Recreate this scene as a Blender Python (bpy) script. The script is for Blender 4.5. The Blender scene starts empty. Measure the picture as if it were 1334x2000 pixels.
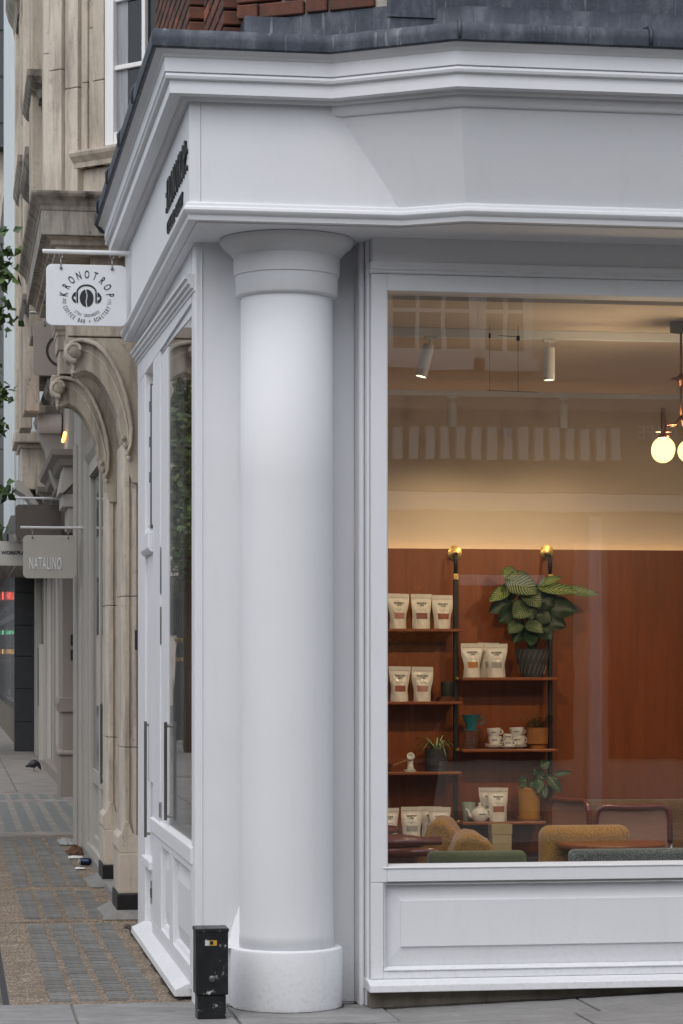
import bpy, bmesh, math, random
from mathutils import Vector, Matrix, Euler, noise as mnoise
R = math.radians
random.seed(7)
scene = bpy.context.scene
COL = scene.collection

# ------------------------------------------------------------------ camera, sky, sun, exposure
cam_d = bpy.data.cameras.new('camera')
cam = bpy.data.objects.new('camera', cam_d); COL.objects.link(cam)
cam.location = (0, 0, 1.55)
cam.rotation_euler = (R(90), 0, -math.atan(759 / 4900))
cam_d.sensor_fit = 'VERTICAL'; cam_d.sensor_height = 36.0; cam_d.sensor_width = 24.0
cam_d.lens = 4900 / 2000 * 36
cam_d.shift_y = 0.1525
cam_d.clip_start = 0.1; cam_d.clip_end = 1500
scene.camera = cam

SUN_EL, SUN_AZ = 55, 214           # degrees; azimuth measured clockwise from +Y (215 = behind and left of the camera)
world = bpy.data.worlds.new('World'); scene.world = world; world.use_nodes = True
wn = world.node_tree; wn.nodes.clear()
sky = wn.nodes.new('ShaderNodeTexSky'); sky.sky_type = 'NISHITA'; sky.sun_disc = False
sky.sun_elevation = R(SUN_EL); sky.sun_rotation = R(SUN_AZ)
sky.air_density = 1.0; sky.dust_density = 2.0; sky.ozone_density = 1.0
hsv = wn.nodes.new('ShaderNodeHueSaturation'); hsv.inputs['Saturation'].default_value = 0.40
bg = wn.nodes.new('ShaderNodeBackground'); bg.inputs['Strength'].default_value = 0.15
wo = wn.nodes.new('ShaderNodeOutputWorld')
wn.links.new(sky.outputs[0], hsv.inputs['Color']); wn.links.new(hsv.outputs[0], bg.inputs['Color'])
wn.links.new(bg.outputs[0], wo.inputs['Surface'])

sun_d = bpy.data.lights.new('sun', 'SUN'); sun_d.energy = 1.0; sun_d.angle = R(110); sun_d.color = (1.0, 0.985, 0.965)
sun = bpy.data.objects.new('sun', sun_d); COL.objects.link(sun)
_d = Vector((math.sin(R(SUN_AZ)) * math.cos(R(SUN_EL)), math.cos(R(SUN_AZ)) * math.cos(R(SUN_EL)), math.sin(R(SUN_EL))))
sun.rotation_euler = _d.to_track_quat('Z', 'Y').to_euler()
sun.location = _d * 60

vs = scene.view_settings
vs.view_transform = 'Standard'; vs.look = 'None'; vs.gamma = 1.0; vs.use_curve_mapping = False
vs.exposure = 0.50
scene.render.engine = 'CYCLES'
scene.cycles.max_bounces = 8; scene.cycles.transparent_max_bounces = 16
scene.cycles.diffuse_bounces = 4; scene.cycles.glossy_bounces = 4
scene.cycles.use_denoising = True
scene.cycles.sample_clamp_indirect = 4.0
scene.cycles.caustics_reflective = False; scene.cycles.caustics_refractive = False

# ------------------------------------------------------------------ materials
M = {}
class NT:
    def __init__(s, name):
        s.m = bpy.data.materials.new(name); s.m.use_nodes = True
        s.t = s.m.node_tree; s.t.nodes.clear()
        s.out = s.n('ShaderNodeOutputMaterial'); s.bsdf = s.n('ShaderNodeBsdfPrincipled')
        s.l(s.bsdf.outputs[0], s.out.inputs['Surface'])
        s.co = s.n('ShaderNodeTexCoord')
        M[name] = s.m
    def n(s, typ, **kw):
        x = s.t.nodes.new(typ)
        for k, v in kw.items():
            if k in x.inputs: x.inputs[k].default_value = v
            else: setattr(x, k, v)
        return x
    def l(s, a, b): s.t.links.new(a, b)
    def vec(s, scale=(1, 1, 1), src='Object', rot=(0, 0, 0)):
        mp = s.n('ShaderNodeMapping'); mp.inputs['Scale'].default_value = scale; mp.inputs['Rotation'].default_value = rot
        s.l(s.co.outputs[src], mp.inputs['Vector']); return mp.outputs[0]
    def noise(s, scale, detail=6, rough=0.6, stretch=(1, 1, 1), src='Object', dist=0.0):
        x = s.n('ShaderNodeTexNoise'); x.inputs['Scale'].default_value = scale
        x.inputs['Detail'].default_value = detail; x.inputs['Roughness'].default_value = rough
        x.inputs['Distortion'].default_value = dist
        s.l(s.vec(stretch, src), x.inputs['Vector']); return x.outputs['Fac']
    def ramp(s, fac, stops):
        x = s.n('ShaderNodeValToRGB'); e = x.color_ramp.elements
        while len(e) > 1: e.remove(e[-1])
        e[0].position, e[0].color = stops[0][0], col4(stops[0][1])
        for p, c in stops[1:]:
            k = e.new(p); k.color = col4(c)
        s.l(fac, x.inputs[0]); return x.outputs[0]
    def mix(s, fac, a, b, mode='MIX'):
        x = s.n('ShaderNodeMix', data_type='RGBA', blend_type=mode)
        for i, v in ((0, fac), (6, a), (7, b)):
            if hasattr(v, 'links') or hasattr(v, 'is_linked'): s.l(v, x.inputs[i])
            else: x.inputs[i].default_value = v if i == 0 else col4(v)
        return x.outputs[2]
    def math(s, op, a, b=None):
        x = s.n('ShaderNodeMath', operation=op)
        for i, v in enumerate((a, b)):
            if v is None: continue
            if hasattr(v, 'is_linked'): s.l(v, x.inputs[i])
            else: x.inputs[i].default_value = v
        return x.outputs[0]
    def color(s, c):
        if hasattr(c, 'is_linked'): s.l(c, s.bsdf.inputs['Base Color'])
        else: s.bsdf.inputs['Base Color'].default_value = col4(c)
    def rough(s, r):
        if hasattr(r, 'is_linked'): s.l(r, s.bsdf.inputs['Roughness'])
        else: s.bsdf.inputs['Roughness'].default_value = r
    def bump(s, h, strength=0.3, dist=0.01):
        x = s.n('ShaderNodeBump', Strength=strength, Distance=dist)
        s.l(h, x.inputs['Height']); s.l(x.outputs[0], s.bsdf.inputs['Normal'])
def col4(c):
    if isinstance(c, (int, float)): return (c, c, c, 1)
    return (c[0], c[1], c[2], 1)

def m_simple(name, c, rough=0.5, metal=0.0, var=0.12, scale=9.0, bump=0.0, bscale=60, stretch=(1, 1, 1), coat=0.0):
    t = NT(name); f = t.noise(scale, stretch=stretch)
    d = tuple(x * (1 - var) for x in c); u = tuple(min(1, x * (1 + var * .6)) for x in c)
    t.color(t.ramp(f, [(0.3, d), (0.7, u)])); t.rough(t.math('ADD', t.math('MULTIPLY', f, 0.14), rough - 0.07))
    t.bsdf.inputs['Metallic'].default_value = metal
    if coat: t.bsdf.inputs['Coat Weight'].default_value = coat; t.bsdf.inputs['Coat Roughness'].default_value = 0.15
    if bump: t.bump(t.noise(bscale, 4, stretch=stretch), bump, 0.004)
    return t.m

def m_paint(name, c, dirt=(0.42, 0.40, 0.36), amount=0.22):
    t = NT(name)
    a = t.noise(2.2, 5); b = t.noise(38, 3); drip = t.noise(5, 6, stretch=(3, 3, .35))
    base = t.ramp(a, [(0.25, tuple(x * .955 for x in c)), (0.75, c)])
    spots = t.ramp(t.noise(95, 2, .5), [(0.0, 0.0), (0.735, 0.0), (0.77, 1.0)])
    w = t.ramp(drip, [(0.56, 0.0), (0.82, 1.0)])
    k = t.mix(t.math('MULTIPLY', w, amount), base, dirt)
    # splash dirt close to the pavement: grime with its own ragged shape
    g = t.n('ShaderNodeNewGeometry'); sep = t.n('ShaderNodeSeparateXYZ'); t.l(g.outputs['Position'], sep.inputs[0])
    hgt = t.math('SUBTRACT', 1.0, t.math('DIVIDE', t.math('ADD', sep.outputs[2], 0.02), 0.42))
    hg = t.math('MULTIPLY', t.math('MAXIMUM', hgt, 0.0), t.ramp(t.noise(48, 9, .75), [(0.50, 0.0), (0.64, 1.0)]))
    k = t.mix(t.math('MULTIPLY', hg, 0.26), k, (0.30, 0.27, 0.23))
    k = t.mix(t.math('MULTIPLY', spots, 0.30), k, (0.33, 0.30, 0.27))
    t.color(k); t.rough(t.ramp(a, [(0.3, 0.52), (0.7, 0.64)])); t.bsdf.inputs['Specular IOR Level'].default_value = .16
    h = t.math('ADD', t.math('MULTIPLY', b, 0.35), t.math('ADD', t.noise(7, 4, stretch=(1, 1, .5)), t.math('MULTIPLY', t.noise(90, 3, stretch=(1, 1, .05)), .14)))
    t.bump(h, 0.20, 0.006); return t.m

def m_stone(name, c, dark, stain=0.6, joints=False):
    t = NT(name)
    a = t.noise(1.6, 8, .65); b = t.noise(24, 6, .7); drip = t.noise(4.5, 7, .65, stretch=(2.2, 2.2, .28))
    k = t.ramp(a, [(0.28, tuple(x * .78 for x in c)), (0.55, c), (0.8, tuple(x * 1.1 for x in c))])
    k = t.mix(t.ramp(b, [(0.35, 0.28), (0.7, 0.0)]), k, tuple(x * .62 for x in c))
    k = t.mix(t.math('MULTIPLY', t.ramp(drip, [(0.46, 0.0), (0.70, 1.0)]), stain), k, dark)
    k = t.mix(t.ramp(t.noise(30, 6, .7, stretch=(1, 1, .12)), [(0.55, 0.0), (0.75, .45)]), k, dark)
    k = t.mix(t.ramp(t.noise(3.2, 9, .72), [(0.57, 0.0), (0.72, .6)]), k, tuple(x * .42 for x in c))
    k = t.mix(t.ramp(t.noise(11, 5, .7), [(0.62, 0.0), (0.72, .5)]), k, tuple(x * .5 for x in dark))
    t.color(k); t.rough(0.82)
    t.bump(t.math('ADD', b, t.math('MULTIPLY', t.noise(90, 3), .5)), 0.28, 0.006); return t.m

m_paint('white_paint', (0.765, 0.775, 0.797), amount=.11)
m_paint('upper_white_paint', (0.78, 0.78, 0.78), amount=0.35)
m_paint('grey_paint', (0.44, 0.42, 0.385), dirt=(.2, .18, .16))
m_paint('taupe_paint', (0.29, 0.26, 0.232), dirt=(.13, .11, .1))
m_stone('limestone', (0.50, 0.435, 0.355), (0.10, 0.085, 0.072), .75)
m_stone('clean_limestone', (0.60, 0.53, 0.445), (0.14, 0.118, 0.10), .65)
m_stone('stained_limestone', (0.36, 0.33, 0.285), (0.05, 0.042, 0.035), .95)
m_stone('sooty_limestone', (0.33, 0.29, 0.24), (0.035, 0.03, 0.026), 1.0)
m_stone('plinth_stone', (0.20, 0.175, 0.14), (0.05, 0.045, 0.03), .7)
m_simple('black_paint', (0.012, 0.012, 0.013), 0.38, var=.4)
m_simple('mortar', (0.46, 0.43, 0.37), 0.9, var=.25, scale=20, bump=.4)
m_simple('dark_gap', (0.02, 0.02, 0.02), 0.8)
m_simple('handle_steel', (0.20, 0.20, 0.195), 0.38, metal=1.0, var=.08)
m_simple('steel', (0.42, 0.42, 0.41), 0.32, metal=1.0, var=.08, scale=30, stretch=(1, 1, .1))
m_simple('dark_steel', (0.16, 0.16, 0.155), 0.45, metal=1.0)
m_simple('brass', (0.62, 0.42, 0.16), 0.28, metal=1.0, var=.12)
m_simple('copper_brown', (0.24, 0.10, 0.05), 0.3, metal=1.0, var=.2)
m_simple('asphalt', (0.085, 0.085, 0.087), 0.9, var=.35, scale=14, bump=.5, bscale=150)
m_simple('road_paint', (0.72, 0.72, 0.70), 0.7, var=.2, scale=25)
m_simple('yellow_road_paint', (0.70, 0.52, 0.10), 0.7, var=.2, scale=25)

def _brick():
    t = NT('brick')
    oi = t.n('ShaderNodeObjectInfo')
    k = t.ramp(oi.outputs['Random'], [(0.0, (0.045, 0.020, 0.014)), (0.4, (0.10, 0.036, 0.022)), (0.75, (0.15, 0.05, 0.028)), (0.94, (0.20, 0.062, 0.03)), (1.0, (0.36, 0.10, 0.035))])
    f = t.noise(30, 6, .7)
    k = t.mix(t.ramp(f, [(0.35, .7), (0.65, 0.0)]), k, (0.05, 0.032, 0.027))
    t.color(k); t.rough(.85); t.bump(t.noise(120, 5), .5, .006)
_brick()
def _lead():
    t = NT('lead')
    f = t.noise(9, 7, .7, stretch=(1, 1, .35)); g = t.noise(50, 4)
    k = t.ramp(f, [(0.28, (0.022, 0.028, 0.040)), (0.52, (0.052, 0.062, 0.082)), (0.74, (0.13, 0.145, 0.165))])
    k = t.mix(t.ramp(t.noise(16, 6, .75, stretch=(1, 1, 1.5)), [(0.70, 0.0), (0.78, 0.8)]), k, (0.45, 0.45, 0.44))
    k = t.mix(t.ramp(t.noise(40, 5, .6, stretch=(1, 1, .06)), [(0.60, 0.0), (0.74, .55)]), k, (0.33, 0.35, 0.37))
    t.color(k); t.rough(.55); t.bsdf.inputs['Metallic'].default_value = .35
    t.bump(t.math('ADD', g, t.noise(6, 3)), .18, .010)
_lead()
def _glass(name, f0=.055, tint=(1, 1, 1), rough=0.0):
    t = NT(name); t.t.nodes.remove(t.bsdf)
    lw = t.n('ShaderNodeLayerWeight', Blend=0.5)
    p = t.math('POWER', lw.outputs['Facing'], 5.0)
    f = t.math('ADD', t.math('MULTIPLY', p, 1 - f0), f0)
    tr = t.n('ShaderNodeBsdfTransparent'); tr.inputs['Color'].default_value = col4(tint)
    gl = t.n('ShaderNodeBsdfGlossy', Roughness=rough)
    # the very slight waviness of a big pane
    bp = t.n('ShaderNodeBump', Strength=0.05, Distance=0.004); t.l(t.noise(2.5, 2), bp.inputs['Height']); t.l(bp.outputs[0], gl.inputs['Normal'])
    mx = t.n('ShaderNodeMixShader'); t.l(f, mx.inputs[0]); t.l(tr.outputs[0], mx.inputs[1]); t.l(gl.outputs[0], mx.inputs[2])
    t.l(mx.outputs[0], t.out.inputs['Surface'])
_glass('shop_glass', .096, (.97, .975, .97)); _glass('clear_glass', .05)
def _dark_glass():
    t = NT('dark_window_glass'); t.color((0.012, 0.014, 0.017)); t.rough(.05); t.bsdf.inputs['IOR'].default_value = 1.55
    t.bump(t.noise(3, 2), .04, .01)
_dark_glass()
def m_emit(name, c, s):
    t = NT(name); t.bsdf.inputs['Base Color'].default_value = col4((.8, .8, .8))
    t.bsdf.inputs['Emission Color'].default_value = col4(c); t.bsdf.inputs['Emission Strength'].default_value = s
t_ = NT('globe_glow'); t_.t.nodes.remove(t_.bsdf)       # opal glass: glows and lets its own bulb through
_em = t_.n('ShaderNodeEmission'); _em.inputs['Color'].default_value = (1.0, 0.62, 0.24, 1); _em.inputs['Strength'].default_value = 2.6
_tr = t_.n('ShaderNodeBsdfTransparent'); _mx = t_.n('ShaderNodeMixShader'); _mx.inputs[0].default_value = .62
t_.l(_tr.outputs[0], _mx.inputs[1]); t_.l(_em.outputs[0], _mx.inputs[2]); t_.l(_mx.outputs[0], t_.out.inputs['Surface'])
m_emit('led_glow', (1.0, 0.66, 0.36), 3.4)
m_emit('spot_face_glow', (1.0, 0.80, 0.50), 5.0)
m_emit('passage_glow', (1.0, 0.33, 0.05), 5.0)

def _wood(name, a, b, c, sc=1.0, rough=.38, along='Z'):
    t = NT(name); st = {'Z': (9, 9, .5), 'X': (.5, 9, 9), 'Y': (9, .5, 9)}[along]
    f = t.noise(2.4 * sc, 8, .62, stretch=st, dist=.6); g = t.noise(22 * sc, 5, .6, stretch=st)
    k = t.ramp(f, [(0.25, a), (0.5, b), (0.75, c)])
    k = t.mix(t.ramp(g, [(0.4, .30), (0.62, 0.0)]), k, tuple(x * .5 for x in a))
    oi = t.n('ShaderNodeObjectInfo')
    k = t.mix(t.math('MULTIPLY', oi.outputs['Random'], .30), k, tuple(x * .7 for x in a))
    t.color(k); t.rough(rough); t.bump(g, .06, .003)
_wood('panel_wood', (0.20, 0.047, 0.004), (0.285, 0.070, 0.006), (0.36, 0.096, 0.010))
_wood('shelf_wood', (0.20, 0.062, 0.024), (0.30, 0.095, 0.036), (0.38, 0.13, 0.05), along='X', rough=.3)
_wood('table_wood', (0.12, 0.03, 0.013), (0.19, 0.05, 0.02), (0.26, 0.072, 0.028), along='X', rough=.22)
m_simple('cream_plaster', (0.66, 0.57, 0.46), .85, var=.05, scale=3, bump=.06)
m_simple('ceiling_plaster', (0.74, 0.62, 0.50), .85, var=.05, scale=3)
m_simple('floor_boards', (0.14, 0.07, 0.035), .5, var=.3, stretch=(1, .1, 1))

# ------------------------------------------------------------------ mesh builder
LOC = {}                                  # world location of every Empty that parents parts
class MB:
    def __init__(s): s.v = []; s.f = []
    def add(s, vs_, fs_):
        o = len(s.v); s.v += [tuple(p) for p in vs_]; s.f += [tuple(i + o for i in f) for f in fs_]; return s
    def box(s, x0, x1, y0, y1, z0, z1):
        return s.add([(x0, y0, z0), (x1, y0, z0), (x1, y1, z0), (x0, y1, z0), (x0, y0, z1), (x1, y0, z1), (x1, y1, z1), (x0, y1, z1)],
                     [(0, 3, 2, 1), (4, 5, 6, 7), (0, 1, 5, 4), (1, 2, 6, 5), (2, 3, 7, 6), (3, 0, 4, 7)])
    def prism(s, poly, axis, a0, a1):     # poly of (p, q) pairs; axis X: (y, z), Y: (x, z), Z: (x, y)
        def pt(p, q, a): return {'X': (a, p, q), 'Y': (p, a, q), 'Z': (p, q, a)}[axis]
        n = len(poly)
        vs_ = [pt(p, q, a0) for p, q in poly] + [pt(p, q, a1) for p, q in poly]
        fs_ = [tuple(range(n)), tuple(range(2 * n - 1, n - 1, -1))] + [(i, i + n, (i + 1) % n + n, (i + 1) % n) for i in range(n)]
        return s.add(vs_, fs_)
    def hexa(s, a, b):                    # two quads of four points each
        return s.add(list(a) + list(b), [(0, 1, 2, 3), (7, 6, 5, 4), (0, 4, 5, 1), (1, 5, 6, 2), (2, 6, 7, 3), (3, 7, 4, 0)])
    def sweep(s, path, prof, caps=True):  # horizontal moulding: path of (x, y[, dz]); profile of (out, z); out is to the right-hand normal (dy, -dx)
        n = len(path); rings = []
        nr = []
        for i in range(n - 1):
            dx, dy = path[i + 1][0] - path[i][0], path[i + 1][1] - path[i][1]; L = math.hypot(dx, dy); nr.append((dy / L, -dx / L))
        for i in range(n):
            a = nr[max(0, i - 1)]; b = nr[min(n - 2, i)]
            mx, my = a[0] + b[0], a[1] + b[1]; d = mx * a[0] + my * a[1]
            mx, my = mx / d, my / d
            dz = path[i][2] if len(path[i]) > 2 else 0.0
            rings.append([(path[i][0] + mx * o, path[i][1] + my * o, z + dz) for o, z in prof])
        k = len(prof); base = len(s.v)
        for r in rings: s.v += r
        for i in range(n - 1):
            for j in range(k):
                a = base + i * k + j; b = base + i * k + (j + 1) % k
                s.f.append((a, a + k, b + k, b))
        if caps:
            s.f.append(tuple(base + j for j in range(k - 1, -1, -1))); s.f.append(tuple(base + (n - 1) * k + j for j in range(k)))
        return s
    def lathe(s, prof, c=(0, 0, 0), n=32, a0=0.0, a1=2 * math.pi, cap=True):
        full = abs(a1 - a0 - 2 * math.pi) < 1e-6; m = n if full else n + 1; base = len(s.v); k = len(prof)
        for i in range(m):
            a = a0 + (a1 - a0) * i / n
            s.v += [(c[0] + r * math.cos(a), c[1] + r * math.sin(a), c[2] + z) for r, z in prof]
        for i in range(n):
            i2 = (i + 1) % m
            for j in range(k - 1):
                s.f.append((base + i * k + j, base + i2 * k + j, base + i2 * k + j + 1, base + i * k + j + 1))
        if cap and full:
            if prof[0][0] > 1e-5: s.f.append(tuple(base + i * k for i in range(m - 1, -1, -1)))
            if prof[-1][0] > 1e-5: s.f.append(tuple(base + i * k + k - 1 for i in range(m)))
        return s
    def tube(s, pts, r, n=8, cap=True):
        pts = [Vector(p) for p in pts]; base = len(s.v); m = len(pts)
        up = None
        for i, p in enumerate(pts):
            t = (pts[min(i + 1, m - 1)] - pts[max(i - 1, 0)]).normalized()
            if up is None:
                up = t.orthogonal().normalized()
            else:
                up = (up - t * up.dot(t)); up = up.normalized() if up.length > 1e-6 else t.orthogonal().normalized()
            w = t.cross(up); rr = r[i] if isinstance(r, (list, tuple)) else r
            for j in range(n):
                a = 2 * math.pi * j / n; s.v.append(tuple(p + (up * math.cos(a) + w * math.sin(a)) * rr))
        for i in range(m - 1):
            for j in range(n):
                s.f.append((base + i * n + j, base + i * n + (j + 1) % n, base + (i + 1) * n + (j + 1) % n, base + (i + 1) * n + j))
        if cap:
            s.f.append(tuple(base + j for j in range(n - 1, -1, -1))); s.f.append(tuple(base + (m - 1) * n + j for j in range(n)))
        return s
    def grid(s, fn, nu, nv):
        base = len(s.v)
        for i in range(nu + 1):
            for j in range(nv + 1): s.v.append(tuple(fn(i / nu, j / nv)))
        for i in range(nu):
            for j in range(nv):
                a = base + i * (nv + 1) + j; s.f.append((a, a + nv + 1, a + nv + 2, a + 1))
        return s
    def xf(s, m):
        s.v = [tuple(m @ Vector(p)) for p in s.v]; return s
    def build(s, name, mat, parent=None, smooth=False, bevel=0.0, seg=2, local=False):
        off = Vector((0, 0, 0)) if (parent is None or local) else LOC.get(parent.name, Vector((0, 0, 0)))
        me = bpy.data.meshes.new(name)
        me.from_pydata([(p[0] - off[0], p[1] - off[1], p[2] - off[2]) for p in s.v], [], s.f)
        bm = bmesh.new(); bm.from_mesh(me); bmesh.ops.recalc_face_normals(bm, faces=bm.faces); bm.to_mesh(me); bm.free()
        me.materials.append(M[mat])
        o = bpy.data.objects.new(name, me); COL.objects.link(o)
        if parent is not None: o.parent = parent; LOC[o.name] = off
        if smooth:
            for p in me.polygons: p.use_smooth = True
            if smooth != 'all':
                me.set_sharp_from_angle(angle=R(38))
        if bevel:
            b = o.modifiers.new('bevel', 'BEVEL'); b.width = bevel; b.segments = seg; b.limit_method = 'ANGLE'; b.angle_limit = R(35)
            b.harden_normals = False
        return o
def tag(o, label, cat, group=None):
    o['label'] = label; o['category'] = cat
    if group: o['group'] = group
    return o
def struct(o): o['kind'] = 'structure'; return o
def stuff(o): o['kind'] = 'stuff'; return o
def thing(name, loc, label, cat, group=None, rotz=0.0):
    o = bpy.data.objects.new(name, None); o.empty_display_size = .1; COL.objects.link(o)
    o.location = loc; o.rotation_euler = (0, 0, rotz); LOC[o.name] = Vector(loc)
    return tag(o, label, cat, group)
def copy_mesh(src, parent, loc, rot=(0, 0, 0), scale=(1, 1, 1), mat=None):
    c = src.copy(); COL.objects.link(c); c.parent = parent; c.location = loc; c.rotation_euler = rot; c.scale = scale
    return c
def copy_tree(o, loc, rotz, label, group=None, scale=None):
    r = o.copy(); COL.objects.link(r); r.location = loc; r.rotation_euler = (0, 0, rotz); r['label'] = label
    if group: r['group'] = group
    if scale: r.scale = scale
    for ch in list(o.children):
        c = ch.copy(); COL.objects.link(c); c.parent = r
        for g in list(ch.children):
            d = g.copy(); COL.objects.link(d); d.parent = c
    return r
_tc = {}
def glyphs(txt, size=1.0, align='CENTER', extrude=0.0, space=1.0, offset=0.0):
    key = (txt, size, align, extrude, space, offset)
    if key not in _tc:
        cu = bpy.data.curves.new('lettering', 'FONT'); cu.body = txt; cu.size = size; cu.align_x = align; cu.extrude = extrude
        cu.space_character = space; cu.offset = offset; cu.resolution_u = 3
        o = bpy.data.objects.new('lettering', cu); COL.objects.link(o)
        dg = bpy.context.evaluated_depsgraph_get(); ev = o.evaluated_get(dg); me = ev.to_mesh()
        _tc[key] = ([tuple(v.co) for v in me.vertices], [tuple(p.vertices) for p in me.polygons])
        ev.to_mesh_clear(); bpy.data.objects.remove(o); bpy.data.curves.remove(cu)
    return _tc[key]
def put_text(mb, txt, fn, size, xs=1.0, **kw):
    v, f = glyphs(txt, size, **kw); mb.add([fn(p[0] * xs, p[1], p[2]) for p in v], f)
def fit_text(mb, txt, fn, cap, width, **kw):
    v, f = glyphs(txt, cap / .7, **kw); w = max(p[0] for p in v) - min(p[0] for p in v)
    put_text(mb, txt, fn, cap / .7, xs=width / w, **kw)
def arc_text(mb, txt, c, radius, size, a_mid, step, fn, xs=.62, below=False, off=0.0):
    n = len(txt)
    for i, ch in enumerate(txt):
        if ch == ' ': continue
        k = i - (n - 1) / 2
        a = (a_mid - k * step) if not below else (a_mid + k * step)
        rot = a - math.pi / 2 if not below else a + math.pi / 2
        ca, sa = math.cos(rot), math.sin(rot); cx, cy = c[0] + radius * math.cos(a), c[1] + radius * math.sin(a)
        v, f = glyphs(ch, size, offset=off)
        mb.add([fn(cx + (p[0] * xs) * ca - (p[1] - size * .35) * sa, cy + (p[0] * xs) * sa + (p[1] - size * .35) * ca, 0) for p in v], f)

# ================================================================== GROUND
g = MB()
g.box(-300, 300, -200, 400, -0.6, -0.13)
struct(g.build('road', 'asphalt'))
SLX = 0.035                                            # the front pavement climbs gently to the right
def gz(x): return max(0.0, (x - 1.95)) * SLX
def _flag():
    t = NT('flagstone'); oi = t.n('ShaderNodeObjectInfo')
    f = t.noise(3.5, 8, .72, stretch=(1, 2.5, 1), dist=.8); k = t.ramp(f, [(0.28, (0.17, 0.168, 0.168)), (0.55, (0.275, 0.273, 0.272)), (0.8, (0.36, 0.356, 0.35))])
    k = t.mix(t.math('MULTIPLY', oi.outputs['Random'], .5), k, (0.19, 0.186, 0.18))
    k = t.mix(t.ramp(t.noise(1.7, 9, .75), [(0.46, 0.0), (0.64, .55)]), k, (0.13, 0.125, 0.115))
    sp = t.ramp(t.noise(60, 3), [(0.70, 0.0), (0.76, .7)]); k = t.mix(sp, k, (0.06, 0.055, 0.05))
    k = t.mix(t.ramp(t.noise(22, 2), [(0.73, 0.0), (0.76, .8)]), k, (0.46, 0.45, 0.43))
    t.color(k); t.rough(.72); t.bump(t.math('ADD', t.noise(70, 6), f), .35, .008)
_flag()
def _resin():
    t = NT('resin_gravel')
    v = t.n('ShaderNodeTexVoronoi'); v.inputs['Scale'].default_value = 105; t.l(t.vec(), v.inputs['Vector'])
    sep = t.n('ShaderNodeSeparateColor'); t.l(v.outputs['Color'], sep.inputs[0])
    k = t.ramp(sep.outputs[0], [(0.0, (0.15, 0.12, 0.095)), (0.4, (0.32, 0.245, 0.175)), (0.72, (0.46, 0.35, 0.25)), (0.9, (0.66, 0.55, 0.42)), (1.0, (0.8, .72, .6))])
    k = t.mix(t.ramp(v.outputs['Distance'], [(0.35, 0.0), (0.8, .8)]), k, (0.05, 0.035, 0.025))
    k = t.mix(t.ramp(t.noise(4, 6, .7), [(0.40, .6), (0.64, 0.0)]), k, (0.12, 0.095, 0.072))
    t.color(k); t.rough(.8); t.bump(t.math('SUBTRACT', 1.0, v.outputs['Distance']), .8, .008)
_resin()
m_simple('concrete_screed', (0.27, 0.25, 0.228), .85, var=.3, scale=3, bump=.4, bscale=50)
def _slate():
    t = NT('slate_block'); oi = t.n('ShaderNodeObjectInfo'); f = t.noise(18, 7, .7)
    k = t.ramp(f, [(0.3, (0.17, 0.172, 0.166)), (0.7, (0.30, 0.30, 0.288))])
    k = t.mix(t.math('MULTIPLY', oi.outputs['Random'], .55), k, (0.125, 0.118, 0.108))
    g = t.n('ShaderNodeNewGeometry'); nz = t.n('ShaderNodeTexNoise'); nz.inputs['Scale'].default_value = 9; nz.inputs['Detail'].default_value = 8; nz.inputs['Roughness'].default_value = .75; t.l(g.outputs['Position'], nz.inputs['Vector'])
    n2 = t.n('ShaderNodeTexNoise'); n2.inputs['Scale'].default_value = 150; t.l(g.outputs['Position'], n2.inputs['Vector'])
    dust = t.math('MULTIPLY', t.ramp(nz.outputs['Fac'], [(0.52, 0.0), (0.68, .8)]), t.ramp(n2.outputs['Fac'], [(0.46, 0.0), (0.56, 1.0)]))
    k = t.mix(dust, k, (0.26, 0.175, 0.105)); t.color(k); t.rough(.75); t.bump(t.noise(90, 5), .5, .004)
_slate()
m_simple('pale_block', (0.25, 0.265, 0.262), .5, var=.2, scale=18, bump=.3, bscale=90)
m_simple('kerb_granite', (0.25, 0.245, 0.24), .8, var=.25, scale=30, bump=.4)

m_simple('bedding', (0.17, 0.16, 0.145), .95, var=.3, scale=30)
pv = MB()                                              # the bed under all paving, kerbs are its rim
pv.box(-2.5, 1.6, 8.7, 130, -0.2, -0.007)
pv.box(1.6, 30, 8.7, 16.0, -0.2, -0.0075)
pavement = struct(pv.build('pavement', 'bedding'))
LOC[pavement.name] = Vector((0, 0, 0))
kb = MB()
kb.sweep([(-2.5, 130), (-2.5, 8.7), (30, 8.7)], [(0, -.2), (0.0, .0), (.15, -.004), (.16, -.2)])
kb.build('kerb', 'kerb_granite', pavement, bevel=.008)
# front flags: irregular joints, real gaps
FY = [8.72, 9.35, 10.1, 10.75, 11.03, 11.62]
fl_n = 0
def flag(x0, x1, y0, y1, dz=0.0, g_=.006, name='flagstone', mat='flagstone', par=None, sl=True):
    m = MB(); z = [gz(x0), gz(x1)] if sl else [0, 0]
    a = [(x0 + g_, y0 + g_, -.05), (x1 - g_, y0 + g_, -.05), (x1 - g_, y1 - g_, -.05), (x0 + g_, y1 - g_, -.05)]
    b = [(x0 + g_, y0 + g_, z[0] + dz), (x1 - g_, y0 + g_, z[1] + dz), (x1 - g_, y1 - g_, z[1] + dz), (x0 + g_, y1 - g_, z[0] + dz)]
    m.hexa(a, b); return m.build(name, mat, par or pavement, bevel=.003, seg=1)
rows = [(8.86, 9.5, .3), (9.5, 10.2, .75), (10.2, 10.82, .1), (10.82, 11.64, .62)]
for (y0, y1, ph) in rows:
    x = -2.3 + ph
    while x < 7:
        w = random.choice([.62, .78, .9, .7]); x1 = min(x + w, 7)
        yy = y1
        if y1 > 11.6 and x1 > 1.9: yy = 11.42
        flag(x, x1, y0, yy, random.uniform(-.003, .003)); x = x1
for (x0, x1, y0, y1) in [(0.62, 1.02, 10.82, 11.64)]: pass
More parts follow.
